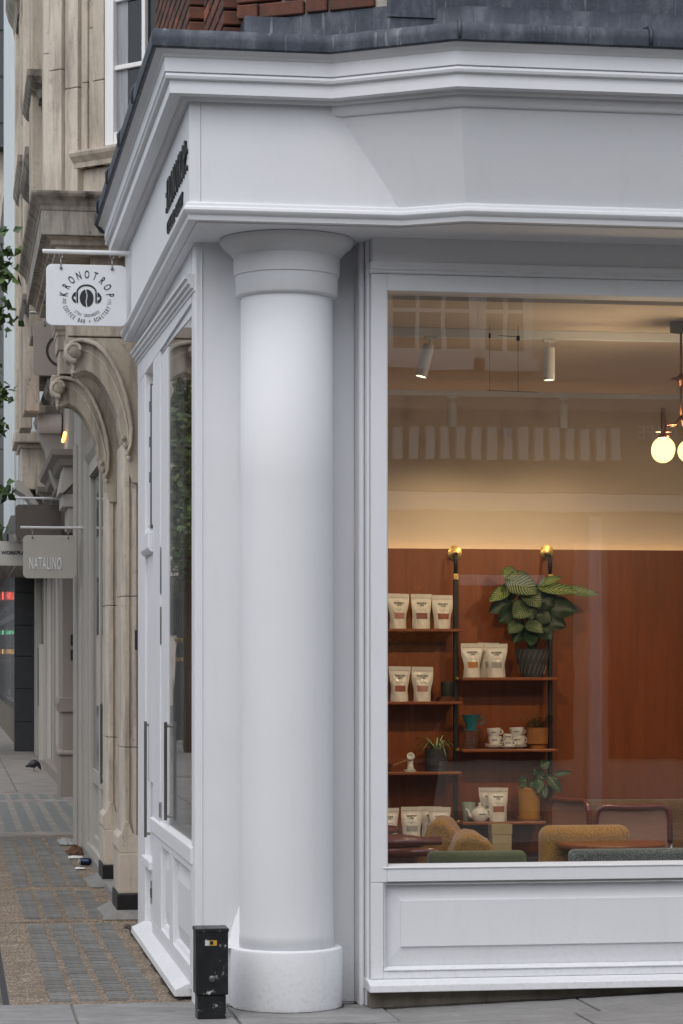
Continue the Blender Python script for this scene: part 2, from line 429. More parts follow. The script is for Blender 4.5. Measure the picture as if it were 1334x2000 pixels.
# left pavement: flags beside the gutter strip, resin bound gravel, ribbed blocks, far screed
for i in range(26):
    y0 = 11.64 + i * .9
    flag(-2.3, -1.2, y0, y0 + .9, random.uniform(-.003, .003), sl=False); flag(-1.2, -.45, y0 + .3, y0 + 1.2, random.uniform(-.003, .003), sl=False)
    flag(-.45, .225, y0, y0 + .9, random.uniform(-.002, .002), sl=False)
rs = MB(); rs.box(.262, 1.30, 11.65, 15.42, -.05, -.004); rs.box(.262, 1.30, 15.44, 17.70, -.05, -.002); rs.box(.262, 1.30, 17.72, 23.4, -.05, -.003)
rs.build('resin_gravel_bed', 'resin_gravel', pavement)
sc_ = MB(); sc_.box(.225, 2.4, 23.43, 31.6, -.05, -.001); sc_.build('screed_bay', 'concrete_screed', pavement)
y = 31.63
while y < 62:
    for (x0, x1) in [(-.45, .8), (.8, 1.45), (1.45, 2.4)]: flag(x0, x1, y, y + 2.2, random.uniform(-.002, .002), mat='concrete_screed', sl=False, g_=.01)
    y += 2.2
flag(-.45, 3, 62.1, 75, sl=False); flag(-.45, 3, 75, 100, sl=False); flag(-2.3, -.45, 36, 60, sl=False); flag(-2.3, -.45, 60, 100, sl=False)
# ribbed paving blocks in four lanes
blk = {}
def block_mesh(kind, mat, w, d):
    m = MB(); n = 2
    m.box(-w / 2, w / 2, -d / 2, d / 2, -.03, .004)
    for i in range(n):
        y0 = -d / 2 + d * (i + .18) / n; m.box(-w / 2 + .004, w / 2 - .004, y0, y0 + d / n * .52, .004, .0105)
    o = m.build(kind, mat, pavement); blk[kind] = o; return o
proto_a = block_mesh('paving_block', 'slate_block', .098, .114)
def dirt_shade_strip(pts, w, seed):                           # grime and painted contact shade where walls meet the paving
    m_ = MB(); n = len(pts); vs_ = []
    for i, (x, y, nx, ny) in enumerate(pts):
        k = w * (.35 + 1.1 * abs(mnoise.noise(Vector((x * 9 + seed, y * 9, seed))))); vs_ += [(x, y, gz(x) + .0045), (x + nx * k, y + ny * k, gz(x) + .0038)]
    m_.add(vs_, [(2 * i, 2 * i + 2, 2 * i + 3, 2 * i + 1) for i in range(n - 1)]); return m_.build('grime_shade_strip', 'grime_shade', pavement)
m_simple('grime_shade', (0.055, 0.045, 0.035), .95, var=.5, scale=40, bump=.5)
dirt_shade_strip([(1.513 + .25 * math.cos(a), 11.41 + .25 * math.sin(a), math.cos(a), math.sin(a)) for a in [R(175 + i * 3) for i in range(64)]], .022, 1.0)
dirt_shade_strip([(1.76 + i * .03, 11.27 if i > 3 else 11.50, 0, -1) for i in range(100)], .035, 4.0)
dirt_shade_strip([(1.055, 11.70 + i * .05, -1, 0) for i in range(70)], .05, 7.0)
dirt_shade_strip([(1.10 + i * .02, 11.505, 0, -1) for i in range(9)], .03, 9.0)
first = True
spots = []
for (y0, y1) in [(11.74, 15.25), (15.6, 17.55), (17.9, 23.2)]:
    n = int((y1 - y0) / .135)
    for i in range(n):
        for j in range(4): spots.append((y0 + .06 + i * (y1 - y0) / n, j))
spots.sort()
rest = MB()
for k, (yy, j) in enumerate(spots):
    lx = .495 + j * .136 + (yy - 11.7) * -.0022 + random.uniform(-.004, .004)
    if k < 290:
        if k == 0: o = proto_a
        else: o = proto_a.copy(); COL.objects.link(o)
        o.parent = pavement; o.location = (lx, yy, random.uniform(-.003, .0)); o.rotation_euler = (random.uniform(-.01, .01), random.uniform(-.01, .01), random.uniform(-.012, .012))
    else:
        rest.box(lx - .048, lx + .048, yy - .06, yy + .06, -.03, .004); rest.box(lx - .046, lx + .046, yy - .05, yy - .015, .004, .008)
stuff(rest.build('paving_blocks_beyond', 'slate_block', pavement))
pb = MB()
for j in range(5):
    for yy in [24.0 + i * .15 for i in range(36)] + [29.9 + i * .15 for i in range(8)]:
        x = .545 + j * .172 + (yy - 24) * .003; pb.box(x - .05, x + .05, yy, yy + .085, -.02, .003)
stuff(pb.build('pale_glass_bars', 'pale_block', pavement))
# gutter gap along the flags and loose dust rim beside the shop plinth
m_simple('granite_dark', (0.04, 0.04, 0.04), .8)
gs = MB(); gs.box(.228, .258, 11.66, 23.4, -.05, -.006); gs.build('drain_slot', 'granite_dark', pavement)

# ================================================================== THE WHITE CORNER SHOP
shop = thing('corner_shop_building', (1.5, 11.6, 0), 'white painted corner shopfront with fat round column, large window and brick upper wall', 'building')
W = 'white_paint'
XL, YF, YW = 1.024, 10.96, 11.51
ZS = 3.51                                              # soffit over the column
# ---- pilaster wall behind the column
m = MB(); m.box(1.103, 1.845, YW, 11.70, -.02, ZS + .02); pil = m.build('pilaster', W, shop, bevel=.006)
m = MB(); m.box(1.128, 1.136, YW - .006, YW, .0, ZS); m.build('corner_bead', W, pil, bevel=.003)
m = MB(); m.box(1.100, 1.109, 11.53, 11.64, 0, ZS); m.build('corner_bead', W, pil)
# small splayed plaster fillet beside the column base
m = MB(); m.add([(1.235, YW - .002, .27), (1.305, YW - .002, .27), (1.305, YW - .002, .46), (1.235, YW - .10, .27), (1.305, YW - .12, .27)], [(0, 1, 2), (3, 4, 2), (0, 3, 2), (1, 2, 4), (0, 1, 4, 3)])
m.build('plaster_fillet', W, pil)
# ---- column
cx, cy = 1.513, 11.41
m = MB(); m.lathe([(.252, -.01), (.256, .03), (.257, .262), (.253, .272), (.245, .276), (.0, .278)], (cx, cy, 0), 56)
cb = m.build('column_base', W, shop, smooth=True)
for v in cb.data.vertices:
    if v.co.z < .12:
        a = math.atan2(v.co.y + shop.location.y - cy, v.co.x + shop.location.x - cx); k = mnoise.noise(Vector((a * 6, v.co.z * 9, 3))) * .006; v.co.x += math.cos(a) * k; v.co.y += math.sin(a) * k
m = MB(); m.lathe([(.221, .27), (.2165, .34), (.214, .55), (.213, 1.2), (.2125, 2.4), (.211, 3.27)], (cx, cy, 0), 64); m.build('column_shaft', W, shop, smooth='all')
prof = [(.20, 3.235), (.229, 3.248), (.234, 3.255), (.236, 3.335), (.2355, 3.340), (.243, 3.343), (.245, 3.40), (.2445, 3.428), (.250, 3.431), (.252, 3.436), (.256, 3.437), (.262, 3.446), (.277, 3.462), (.292, 3.472), (.303, 3.484), (.309, 3.496), (.309, 3.506), (.30, ZS + .002), (0, ZS + .004)]
m = MB(); m.lathe(prof, (cx, cy, 0), 64); m.build('column_capital', W, shop, smooth=True)
# ---- soffit
m = MB()
m.prism([(1.06, 15.12), (1.06, 11.0), (1.96, 11.0), (2.235, 10.85), (5.4, 10.85), (5.4, 11.26), (1.90, 11.26), (1.90, 11.69), (1.112, 11.69), (1.112, 15.12)], 'Z', ZS, ZS + .05)
m.build('soffit', W, shop)
# ---- fascia: vertical board on the corner, canted board over the window
Z0, Z1 = 3.575, 4.055
m = MB()
m.prism([(10.96, Z0 - .03), (15.14, Z0 - .03), (15.14, Z1), (10.96, Z1)], 'X', XL, XL + .05); side_f = m.build('side_fascia_board', W, shop, bevel=.003)
m = MB()
m.add([(XL + .051, YF, Z0 - .03), (1.985, YF, Z0 - .03), (1.665, YF, Z1), (XL + .051, YF, Z1), (XL + .051, YF + .04, Z0 - .03), (1.985, YF + .04, Z0 - .03), (1.665, YF + .04, Z1), (XL + .051, YF + .04, Z1)],
      [(0, 1, 2, 3), (7, 6, 5, 4), (0, 4, 5, 1), (1, 5, 6, 2), (2, 6, 7, 3), (3, 7, 4, 0)])
m.build('corner_fascia_board', W, shop)
m = MB()
bl, br, tl, tr = (1.969, YF, Z0), (2.228, 10.81, Z0), (1.650, YF, Z1), (2.169, 10.655, Z1)
m.add([bl, br, tr, tl, (1.969, YF + .06, Z0), (2.228, 10.90, Z0), (2.169, 10.80, Z1), (1.65, YF + .06, Z1)], [(0, 1, 2), (0, 2, 3), (7, 6, 5, 4), (0, 4, 5, 1), (3, 2, 6, 7), (0, 3, 7, 4), (1, 5, 6, 2)])
m.build('splayed_fascia_board', W, shop)
m = MB(); m.hexa([br, (5.4, 10.81, Z0), (5.4, 10.655, Z1), tr], [(2.228, 10.90, Z0), (5.4, 10.90, Z0), (5.4, 10.80, Z1), (2.169, 10.80, Z1)]); m.build('canted_fascia_board', W, shop)
# small cove at the head of the canted boards
m = MB(); m.sweep([(1.66, 10.965), (2.169, 10.66), (5.4, 10.66)], [(-.03, 3.985), (-.002, 3.987), (.012, 4.0), (.02, 4.03), (.024, Z1 + .002), (-.03, Z1 + .002)]); m.build('fascia_cove', W, shop, smooth=True)
# bead along the foot of the fascia
path_b = [(XL, 15.14), (XL, YF), (1.969, YF), (2.228, 10.81), (5.4, 10.81)]
m = MB(); m.sweep(path_b, [(-.04, 3.515), (.004, 3.515), (.008, 3.535), (.022, 3.545), (.028, 3.556), (.026, 3.567), (.018, 3.574), (.016, 3.586), (.008, 3.592), (-.003, 3.593), (-.04, 3.59)]); m.build('fascia_bead', W, shop, smooth=True)
# ---- cornice
path_c = [(XL, 15.2), (XL, YF), (1.67, YF), (2.165, 10.65), (5.4, 10.65)]
m = MB()
m.sweep(path_c, [(-.12, 4.04), (.020, 4.04), (.026, 4.028), (.036, 4.036), (.040, 4.046), (.094, 4.046), (.094, 4.100), (.100, 4.103), (.112, 4.106), (.1165, 4.117), (.112, 4.128), (.106, 4.131), (.118, 4.134), (.118, 4.193), (.124, 4.196), (.128, 4.200), (.134, 4.210), (.150, 4.218), (.158, 4.222), (.158, 4.246), (-.12, 4.246)])
cor = m.build('cornice', W, shop, smooth=True)
# ---- lead capping
m = MB(); m.sweep(path_c, [(.12, 4.248), (.150, 4.235), (.156, 4.224), (.170, 4.221), (.178, 4.228), (.181, 4.26), (.179, 4.288), (.168, 4.303), (.145, 4.309), (-.06, 4.345), (-.255, 4.385), (-.275, 4.41), (-.277, 4.49), (-.30, 4.492), (-.30, 4.30)])
lead = m.build('lead_flashing', 'lead', shop, smooth=True)
ms = bmesh.new(); ms.from_mesh(lead.data); bmesh.ops.subdivide_edges(ms, edges=[e for e in ms.edges if e.calc_length() > .3], cuts=24, use_grid_fill=True)
for v in ms.verts:
    k = mnoise.noise(v.co * 4.0) * .0035 + mnoise.noise(v.co * 17.0) * .0012; v.co.z += k; v.co.y += k * .7; v.co.x += k * .5
ms.to_mesh(lead.data); ms.free()
for p in lead.data.polygons: p.use_smooth = True
def roll(pts): m_ = MB(); m_.tube(pts, .009, 8); m_.build('lead_roll', 'lead', lead, smooth='all')
roll([(1.67, YF - .184, 4.225), (1.67, YF - .188, 4.29), (1.67, YF - .165, 4.318), (1.70, YF + .05, 4.352), (1.74, YF + .22, 4.39)])
roll([(2.13, 10.466, 4.225), (2.13, 10.463, 4.29), (2.135, 10.50, 4.314), (2.17, 10.72, 4.350)])
roll([(2.97, 10.466, 4.225), (2.97, 10.464, 4.29), (2.97, 10.49, 4.314), (2.97, 10.71, 4.350), (2.97, 10.94, 4.39)])
for yy in (11.9, 12.9, 13.9, 14.8): roll([(XL - .181, yy, 4.225), (XL - .186, yy, 4.29), (XL - .165, yy, 4.32), (XL + .05, yy, 4.352)])
m = MB(); m.lathe([(.0, -.01), (.05, .0), (.085, .05), (.07, .11), (.0, .14)], (.93, 15.25, 4.19), 16); m.build('lead_cap_end', 'lead', lead, smooth='all')

# ---- brick upper wall, brick by brick
BL, BD, BH, CP = .213, .10, .0635, .075
m = MB()
m.prism([(1.328, 15.35), (1.328, 13.02), (1.40, 13.02), (1.40, 12.32), (1.328, 12.32), (1.328, 11.355), (1.926, 11.025), (5.4, 11.025), (5.4, 11.5), (1.8, 11.5), (1.8, 15.35)], 'Z', 4.30, 8.2)
bw = m.build('brick_wall', 'mortar', shop)
LOC[bw.name] = Vector((1.5, 11.6, 0))
m = MB(); m.box(-BL / 2, BL / 2, -.05, .05, 0, BH); bp_ = m.build('brick', 'brick', bw, bevel=.005, seg=1, local=True)
m = MB(); m.box(-.05, .05, -.05, .05, 0, BH); bh_ = m.build('brick', 'brick', bw, bevel=.005, seg=1, local=True)
used = {0: 0, 1: 0}
def brick(p, ang, header=False):
    src = bh_ if header else bp_
    if used[header] == 0: o = src
    else: o = src.copy(); COL.objects.link(o)
    used[header] += 1
    o.parent = bw; o.location = Vector(p) - shop.location; o.rotation_euler = (random.uniform(-.01, .01), random.uniform(-.008, .008), ang + random.uniform(-.008, .008))
def brick_run(p0, p1, z0, n, start=0):
    a = math.atan2(p1[1] - p0[1], p1[0] - p0[0]); L = math.hypot(p1[0] - p0[0], p1[1] - p0[1]); ux, uy = math.cos(a), math.sin(a)
    for c in range(n):
        d, k = 0.0, (c + start) % 2
        while d < L - .05:
            hd = (k % 2 == 1); w = .102 if hd else BL
            if d + w > L + .01: hd, w = True, .102
            if d + w > L + .02: break
            q = d + w / 2
            brick((p0[0] + ux * q - uy * -.05 * 1, p0[1] + uy * q + ux * .05, z0 + c * CP + random.uniform(-.002, .002)), a, hd); d += w + .0105; k += 1
brick_run((1.322, 15.33), (1.322, 13.03), 4.80, 14)
brick_run((1.322, 12.31), (1.322, 11.36), 4.42, 7)
brick_run((1.322, 11.35), (1.92, 11.02), 4.50, 3, 1)
brick_run((1.93, 11.018), (3.3, 11.018), 4.50, 2, 1)
m = MB(); m.tube([(1.345, 12.62, 4.3), (1.345, 12.62, 8)], .048, 14); m.tube([(1.345, 12.62, 4.62), (1.345, 12.62, 4.70)], .058, 14); m.build('drain_pipe', 'upper_white_paint', shop, smooth=True)
m = MB(); m.sweep([(1.318, 11.354), (1.925, 11.012), (5.4, 11.012)], [(-.004, 4.38), (.006, 4.38), (.007, 4.50), (-.004, 4.503)]); m.build('lead_upstand', 'lead', shop)
m = MB(); m.sweep([(1.915, 11.0155), (1.928, 11.008), (5.4, 11.008)], [(.0, 4.45), (.012, 4.45), (.014, 4.74), (.0, 4.745)]); m.build('lead_upstand', 'lead', shop)
# ---- front shop window
win = MB(); GX0, GX1, GZ0, GZ1, GY = 1.962, 5.25, .645, 3.276, 11.365
win.box(1.888, GX0, 11.30, 11.44, .57, 3.352); win.box(GX0, GX1, 11.30, 11.44, GZ1, 3.352); win.box(GX0, GX1, 11.30, 11.44, .572, GZ0 - .012); win.box(GX1, GX1 + .1, 11.30, 11.44, .57, 3.352)
wf = win.build('shop_window', W, shop, bevel=.004)
m = MB()
for a in [(GX0 - .002, GX0 + .009, 11.335, 11.36, GZ0, GZ1)]: m.box(*a)
m.prism([(11.295, GZ0 - .012), (11.372, GZ0 - .012), (11.372, GZ0 + .006), (11.350, GZ0 + .004), (11.295, GZ0 - .006)], 'X', GX0 - .02, GX1); m.build('glazing_bead', W, wf, bevel=.002)
m = MB(); m.box(GX0 - .01, GX1 + .01, GY, GY + .008, GZ0 - .012, GZ1 + .01); m.build('glass_pane', 'shop_glass', wf)
# vertical architrave strips between pilaster and window
m = MB(); m.box(1.846, 1.872, 11.40, 11.52, -.0, ZS + .02); m.lathe([(.012, 0.0), (.012, ZS)], (1.860, 11.398, 0), 12); m.build('architrave', W, shop, smooth=True, bevel=.003)
m = MB(); m.box(1.873, 1.887, 11.335, 11.52, -.0, ZS + .02); m.build('architrave', W, shop, bevel=.004)
m = MB(); m.box(1.888, 5.3, 11.25, 11.45, 3.402, ZS + .03); fr = m.build('frieze_board', W, shop, bevel=.003)
m = MB(); m.sweep([(1.880, 11.30), (5.3, 11.30)], [(-.1, 3.354), (.004, 3.354), (.012, 3.360), (.014, 3.369), (.030, 3.373), (.034, 3.382), (.046, 3.388), (.058, 3.394), (.060, 3.4), (-.1, 3.4)]); m.build('window_head_moulding', W, shop, smooth=True)
# ---- stall riser under the window
m = MB()
m.box(1.888, 5.3, 11.302, 11.46, .505 + .066, .571); m.box(1.888, 1.945, 11.302, 11.46, .128, .5705); m.box(1.945, 5.3, 11.3025, 11.46, .128, .166); m.box(1.945, 5.3, 11.36, 11.46, .166, .571)
sr = m.build('stall_riser', W, shop, bevel=.004)
m = MB()                                                # fielded panel: sloping margins and a raised middle
x0, x1, z0, z1 = 1.946, 5.2, .1665, .5705
ix0, ix1, iz0, iz1 = 2.03, 5.1, .272, .484
yb, ym, yr = 11.345, 11.350, 11.330
m.add([(x0, 11.358, z0), (x1, 11.358, z0), (x1, 11.358, z1), (x0, 11.358, z1), (ix0, ym - .010, iz0), (ix1, ym - .010, iz0), (ix1, ym - .010, iz1), (ix0, ym - .010, iz1),
       (ix0 + .001, yr, iz0 + .001), (ix1, yr, iz0 + .001), (ix1, yr, iz1 - .001), (ix0 + .001, yr, iz1 - .001)],
      [(0, 1, 5, 4), (1, 2, 6, 5), (2, 3, 7, 6), (3, 0, 4, 7), (4, 5, 9, 8), (5, 6, 10, 9), (6, 7, 11, 10), (7, 4, 8, 11), (8, 9, 10, 11)])
m.build('panel', W, sr)
m = MB(); m.prism([(11.296, .1665), (11.345, .1665), (11.352, .182), (11.325, .180), (11.312, .172), (11.296, .170)], 'X', 1.946, 5.2)
m.prism([(11.318, .5705), (11.318, .562), (11.335, .556), (11.35, .5705)], 'X', 1.947, 5.2); m.prism([(1.9455, 11.302), (1.9455, 11.35), (1.966, 11.35), (1.955, 11.32)], 'Z', .168, .569); m.build('panel_moulding', W, sr)
m = MB(); m.prism([(11.215, .078), (11.46, .078), (11.46, .127), (11.30, .127), (11.218, .110)], 'X', 1.868, 5.35); m.build('plinth_ledge', W, sr, bevel=.003)
m = MB(); m.box(1.875, 5.3, 11.278, 11.46, -.05, .0775); m.build('plinth', 'plinth_stone', sr)

# ---- side shopfront on the lane
XS = 1.10
def sz(y): return (y - 11.5) * .026
def sloped(mb, x0, x1, y0, y1, z0, z1):                 # bar along the lane that climbs with the head mouldings
    a, b = sz(y0), sz(y1)
    mb.hexa([(x0, y0, z0 + a), (x1, y0, z0 + a), (x1, y0, z1 + a), (x0, y0, z1 + a)], [(x0, y1, z0 + b), (x1, y1, z0 + b), (x1, y1, z1 + b), (x0, y1, z1 + b)])
m = MB(); m.box(XS, XS + .05, 11.701, 15.13, 3.26, ZS - .001); m.build('side_frieze_board', W, shop)
m = MB()
prof = [(.12, 3.286), (-.006, 3.286), (-.006, 3.30), (-.018, 3.303), (-.018, 3.316), (-.032, 3.322), (-.032, 3.338), (-.045, 3.345), (-.045, 3.356), (-.02, 3.366), (.12, 3.37)]
m.sweep([(XS + .0, 15.13, sz(15.13)), (XS + .0, 11.525, .001)], [(-o, z) for o, z in prof]); m.build('side_head_moulding', W, shop)
sw = MB()
sloped(sw, XS + .012, XS + .12, 11.60, 13.499, 3.20, 3.284); sloped(sw, XS + .02, XS + .12, 13.981, 14.559, 3.20, 3.284)
sw.box(XS + .002, XS + .12, 14.56, 15.128, -.02, 3.36); sw.box(XS + .002, XS + .12, 13.50, 13.98, .0, 3.33); sw.box(XS + .010, XS + .10, 13.10, 13.495, .72, 3.23)
sw.box(XS + .008, XS + .10, 11.60, 11.66, .72, 3.20); sw.prism([(XS - .012, .64), (XS + .12, .64), (XS + .12, .735), (XS + .03, .735), (XS - .012, .715)], 'Y', 11.60, 14.02)
sidew = sw.build('side_window', W, shop, bevel=.004)
m = MB(); m.box(XS + .016, XS + .023, 11.65, 13.11, .73, 3.26); m.build('glass_pane', 'shop_glass', sidew)
for (z0, z1) in ((1.95, 2.20), (1.68, 1.88)):
    m = MB(); m.tube([(XS + .012, 13.50, z0), (XS + .012, 13.50, z1)], .010, 8); m.build('hinge', 'steel', sidew, smooth=True)
m = MB(); m.box(XS - .003, XS + .02, 13.49, 13.515, .745, .83); m.build('bolt', 'steel', sidew, bevel=.003)
def handle(par, y, z0, z1, x=XS + .02):
    m_ = MB(); m_.tube([(x, y, z0 + .02), (x - .022, y, z0 + .02)], .008, 8); m_.tube([(x, y, z1 - .02), (x - .022, y, z1 - .02)], .008, 8); m_.box(x - .036, x - .020, y - .008, y + .008, z0, z1)
    return m_.build('handle', 'handle_steel', par, smooth=True)
handle(sidew, 13.02, .76, 1.27)
m = MB(); m.box(XS + .03, XS + .10, 13.982, 14.558, .03, 3.19); door = m.build('side_door', W, shop, bevel=.004)
m = MB(); m.box(XS + .012, XS + .03, 14.04, 14.50, .9, 2.20); m.box(XS + .012, XS + .03, 14.04, 14.50, 2.36, 3.15); m.build('door_panel', W, door, bevel=.006)
m = MB(); m.box(XS - .025, XS + .03, 13.99, 14.555, 2.22, 2.31); m.prism([(XS - .01, 2.20), (XS + .03, 2.19), (XS + .03, 2.22), (XS - .025, 2.22)], 'Y', 13.99, 14.555); m.build('transom_rail', W, door, bevel=.004)
m = MB(); m.box(XS - .02, XS + .03, 13.99, 14.555, .42, .47); m.build('weather_board', W, door, bevel=.006)
handle(door, 14.40, .58, 1.245)
m = MB(); m.box(XS + .022, XS + .03, 14.12, 14.42, .20, .33); lb = m.build('letter_plate', 'steel', door, bevel=.003)
m = MB(); m.box(XS + .016, XS + .022, 14.17, 14.37, .24, .29); m.build('letter_flap', 'dark_steel', door)
m = MB()                                                # little chain of the fanlight
m.box(XS + .005, XS + .03, 14.185, 14.215, 2.34, 3.16)
for i in range(3): m.tube([(XS + .004, 14.20, 2.60 + i * .2), (XS + .004, 14.20, 2.66 + i * .2)], .006, 6)
m.build('fanlight_stay', 'dark_steel', door, smooth=True)
m = MB(); m.box(XS + .035, XS + .10, 11.62, 13.50, .05, .64); sr2 = m.build('side_stall_riser', W, shop)
m = MB()
for (y0, y1) in ((11.60, 11.73), (12.66, 12.86), (13.40, 13.99)): m.box(XS - .002, XS + .05, y0, y1, .05, .642)
m.box(XS - .003, XS + .05, 11.60, 13.99, .05, .145); m.box(XS - .003, XS + .05, 11.60, 13.99, .60, .641); m.build('riser_frame', W, sr2, bevel=.004)
for (y0, y1) in ((11.73, 12.66), (12.86, 13.40)):
    m = MB(); m.prism([(XS - .003, .145), (XS + .036, .145), (XS + .036, .185), (XS + .022, .178), (XS + .012, .160), (XS - .003, .156)], 'Y', y0, y1)
    m.build('panel_moulding', W, sr2); m = MB(); m.prism([(XS + .004, .60), (XS + .036, .60), (XS + .036, .565), (XS + .02, .58)], 'Y', y0, y1); m.build('panel_moulding', W, sr2)
    m = MB(); m.add([(XS + .034, y0, .186), (XS + .034, y1, .186), (XS + .034, y1, .564), (XS + .034, y0, .564), (XS + .016, y0 + .1, .27), (XS + .016, y1 - .1, .27), (XS + .016, y1 - .1, .49), (XS + .016, y0 + .1, .49)], [(0, 1, 5, 4), (1, 2, 6, 5), (2, 3, 7, 6), (3, 0, 4, 7), (4, 5, 6, 7)]); m.build('panel', W, sr2)
m = MB(); m.prism([(1.025, .012), (1.14, .012), (1.14, .085), (XS, .078), (1.028, .045)], 'Y', 11.72, 14.62); m.build('side_plinth_ledge', W, sr2, bevel=.003)
m = MB(); m.box(1.05, 1.2, 11.75, 15.1, -.05, .0115); m.build('side_plinth', 'plinth_stone', sr2)
m = MB(); m.box(1.085, 1.10, 15.135, 15.155, 1.66, 1.78); m.build('gate_hook', 'black_paint', shop)
# ---- raised lettering on the side fascia
lt = MB()
def side_fn(yc, zc, xs=1.0):
    return lambda a, b, c: (XL - .004 - c, yc - a, zc + b)
fit_text(lt, ':KRONOTROP:', side_fn(11.55, 3.742), .150, 1.06, extrude=.008, space=1.25)
fit_text(lt, 'COFFEE BAR + ROASTERY', side_fn(11.64, 3.632), .058, .80, extrude=.006, space=1.1)
lt.build('lettering', 'black_paint', side_f)

# ---- the room behind the glass
m = MB(); m.box(2.05, 6.2, 15.24, 15.4, -.05, 3.4); m.build('back_wall', 'cream_plaster', shop)
m = MB(); m.box(6.1, 6.2, 11.46, 15.24, -.05, 3.4); m.build('end_wall', 'cream_plaster', shop)
m = MB(); m.box(1.225, 6.2, 11.702, 15.4, 3.26, 3.33); m.box(1.90, 6.2, 11.461, 11.702, 3.26, 3.33); m.build('ceiling', 'ceiling_plaster', shop)
m = MB(); m.box(1.225, 6.2, 11.702, 15.4, -.06, .012); m.box(1.9, 6.2, 11.461, 11.702, -.06, .012); m.build('shop_floor', 'floor_boards', shop)
m = MB(); m.box(1.3, 2.05, 15.16, 15.4, -.05, 3.4); m.build('back_wall', 'cream_plaster', shop)
x = 1.6; i = 0
for w in (2.35, .70, .62, .62):            # wood panelling boards with a lit ledge behind their top edge
    m = MB(); m.box(x + .0008, x + w - .0008, 15.115, 15.16, .02, 2.283); m.build('wood_panel', 'panel_wood', shop); x += w
m = MB(); m.box(2.1, 6.1, 15.165, 15.195, 2.20, 2.232); m.build('light_strip', 'led_glow', shop)
def spot(name, loc, target, energy, size, blend=.6, color=(1, .74, .44), radius=.03):
    d = bpy.data.lights.new(name, 'SPOT'); d.energy = energy; d.spot_size = R(size); d.spot_blend = blend; d.color = color; d.shadow_soft_size = radius
    o = bpy.data.objects.new(name, d); COL.objects.link(o); o.location = loc
    o.rotation_euler = (Vector(target) - Vector(loc)).to_track_quat('-Z', 'Y').to_euler(); return o

# ================================================================== INSIDE THE CAFE
m_simple('bag_foil', (0.74, 0.71, 0.66), .38, var=.08, scale=14, bump=.25, bscale=22, coat=.3)
m_simple('label_rust', (0.30, 0.085, 0.045), .6); m_simple('label_pink', (0.44, 0.21, 0.19), .6)
m_simple('label_orange', (0.46, 0.19, 0.05), .6); m_simple('label_grey', (0.34, 0.34, 0.33), .6)
m_simple('label_plum', (0.24, 0.085, 0.08), .6)
m_simple('print_ink', (0.05, 0.045, 0.04), .6); m_simple('pale_ink', (0.36, 0.33, 0.29), .6)
m_simple('porcelain', (0.80, 0.79, 0.76), .18, var=.03, coat=.4)
m_simple('teal_glaze', (0.02, 0.16, 0.19), .25, var=.15, coat=.4)
m_simple('sage_glaze', (0.36, 0.44, 0.37), .35, var=.1)
m_simple('ochre_glaze', (0.46, 0.22, 0.035), .45, var=.15)
m_simple('terracotta_glaze', (0.36, 0.14, 0.04), .4, var=.2)
m_simple('charcoal_clay', (0.045, 0.05, 0.055), .6, var=.3)
m_simple('soil', (0.03, 0.02, 0.013), .95)
m_simple('white_metal', (0.72, 0.73, 0.73), .4, var=.04)
m_simple('kraft_card', (0.36, 0.30, 0.18), .8, var=.1)
m_simple('sideboard_black', (0.03, 0.03, 0.032), .5)
m_simple('stem_green', (0.05, 0.11, 0.03), .5)
m_simple('fern_green', (0.035, 0.12, 0.025), .5, var=.4)
m_simple('oxblood_lacquer', (0.17, 0.035, 0.022), .2, var=.2, coat=.5)
m_simple('honey_stick', (0.5, 0.33, 0.15), .6)
def _fabric(name, a, b, sc=240, bump=.6):
    t = NT(name); f = t.noise(sc, 2, .5); g = t.noise(7, 6, .65)
    k = t.ramp(f, [(0.38, a), (0.62, b)]); k = t.mix(t.ramp(g, [(0.3, .35), (0.65, 0)]), k, tuple(x * .55 for x in a))
    t.color(k); t.rough(.95); t.bsdf.inputs['Sheen Weight'].default_value = .3; t.bump(f, bump, .004)
_fabric('mustard_corduroy', (0.27, 0.125, 0.018), (0.50, 0.265, 0.06), 130)
_fabric('mustard_corduroy_shaded', (0.11, 0.055, 0.018), (0.24, 0.135, 0.05), 130)  # darker copy of the mustard, shade on the banquette back put into the colour
_fabric('sage_fabric', (0.10, 0.115, 0.05), (0.16, 0.18, 0.085), 260, .4)
_fabric('grey_tweed', (0.05, 0.06, 0.055), (0.26, 0.285, 0.26), 170, .8)
def _cane():
    t = NT('woven_cane'); w = t.n('ShaderNodeTexChecker'); w.inputs['Scale'].default_value = 130; t.l(t.vec(), w.inputs['Vector'])
    t.color(t.mix(w.outputs['Fac'], (0.28, 0.13, 0.085), (0.42, 0.23, 0.16))); t.rough(.5)
_cane()
def _calathea(name, dark, light, edge, n):
    t = NT(name); sx = t.n('ShaderNodeSeparateXYZ'); t.l(t.co.outputs['UV'], sx.inputs[0])
    av = t.math('ABSOLUTE', t.math('SUBTRACT', sx.outputs[1], .5))
    ph = t.math('ADD', t.math('MULTIPLY', sx.outputs[0], n), t.math('MULTIPLY', av, n * -.55))
    ph = t.math('ADD', ph, t.math('MULTIPLY', t.noise(14, 3), 1.1)); w = t.math('SINE', t.math('MULTIPLY', ph, 6.2832))
    s = t.ramp(w, [(0.35, 0.0), (0.6, 1.0)])
    rim = t.ramp(av, [(0.40, 1.0), (0.47, 0.0)]); mid = t.ramp(av, [(0.0, 1.0), (0.03, 0.0)])
    k = t.mix(t.math('MULTIPLY', s, rim), dark, light); k = t.mix(mid, k, edge)
    t.color(k); t.rough(.38)
    t.bsdf.inputs['Subsurface Weight'].default_value = 0.0
    t.bump(w, .25, .003)
_calathea('calathea_leaf', (0.013, 0.045, 0.016), (0.25, 0.31, 0.17), (0.16, 0.24, 0.09), 11)
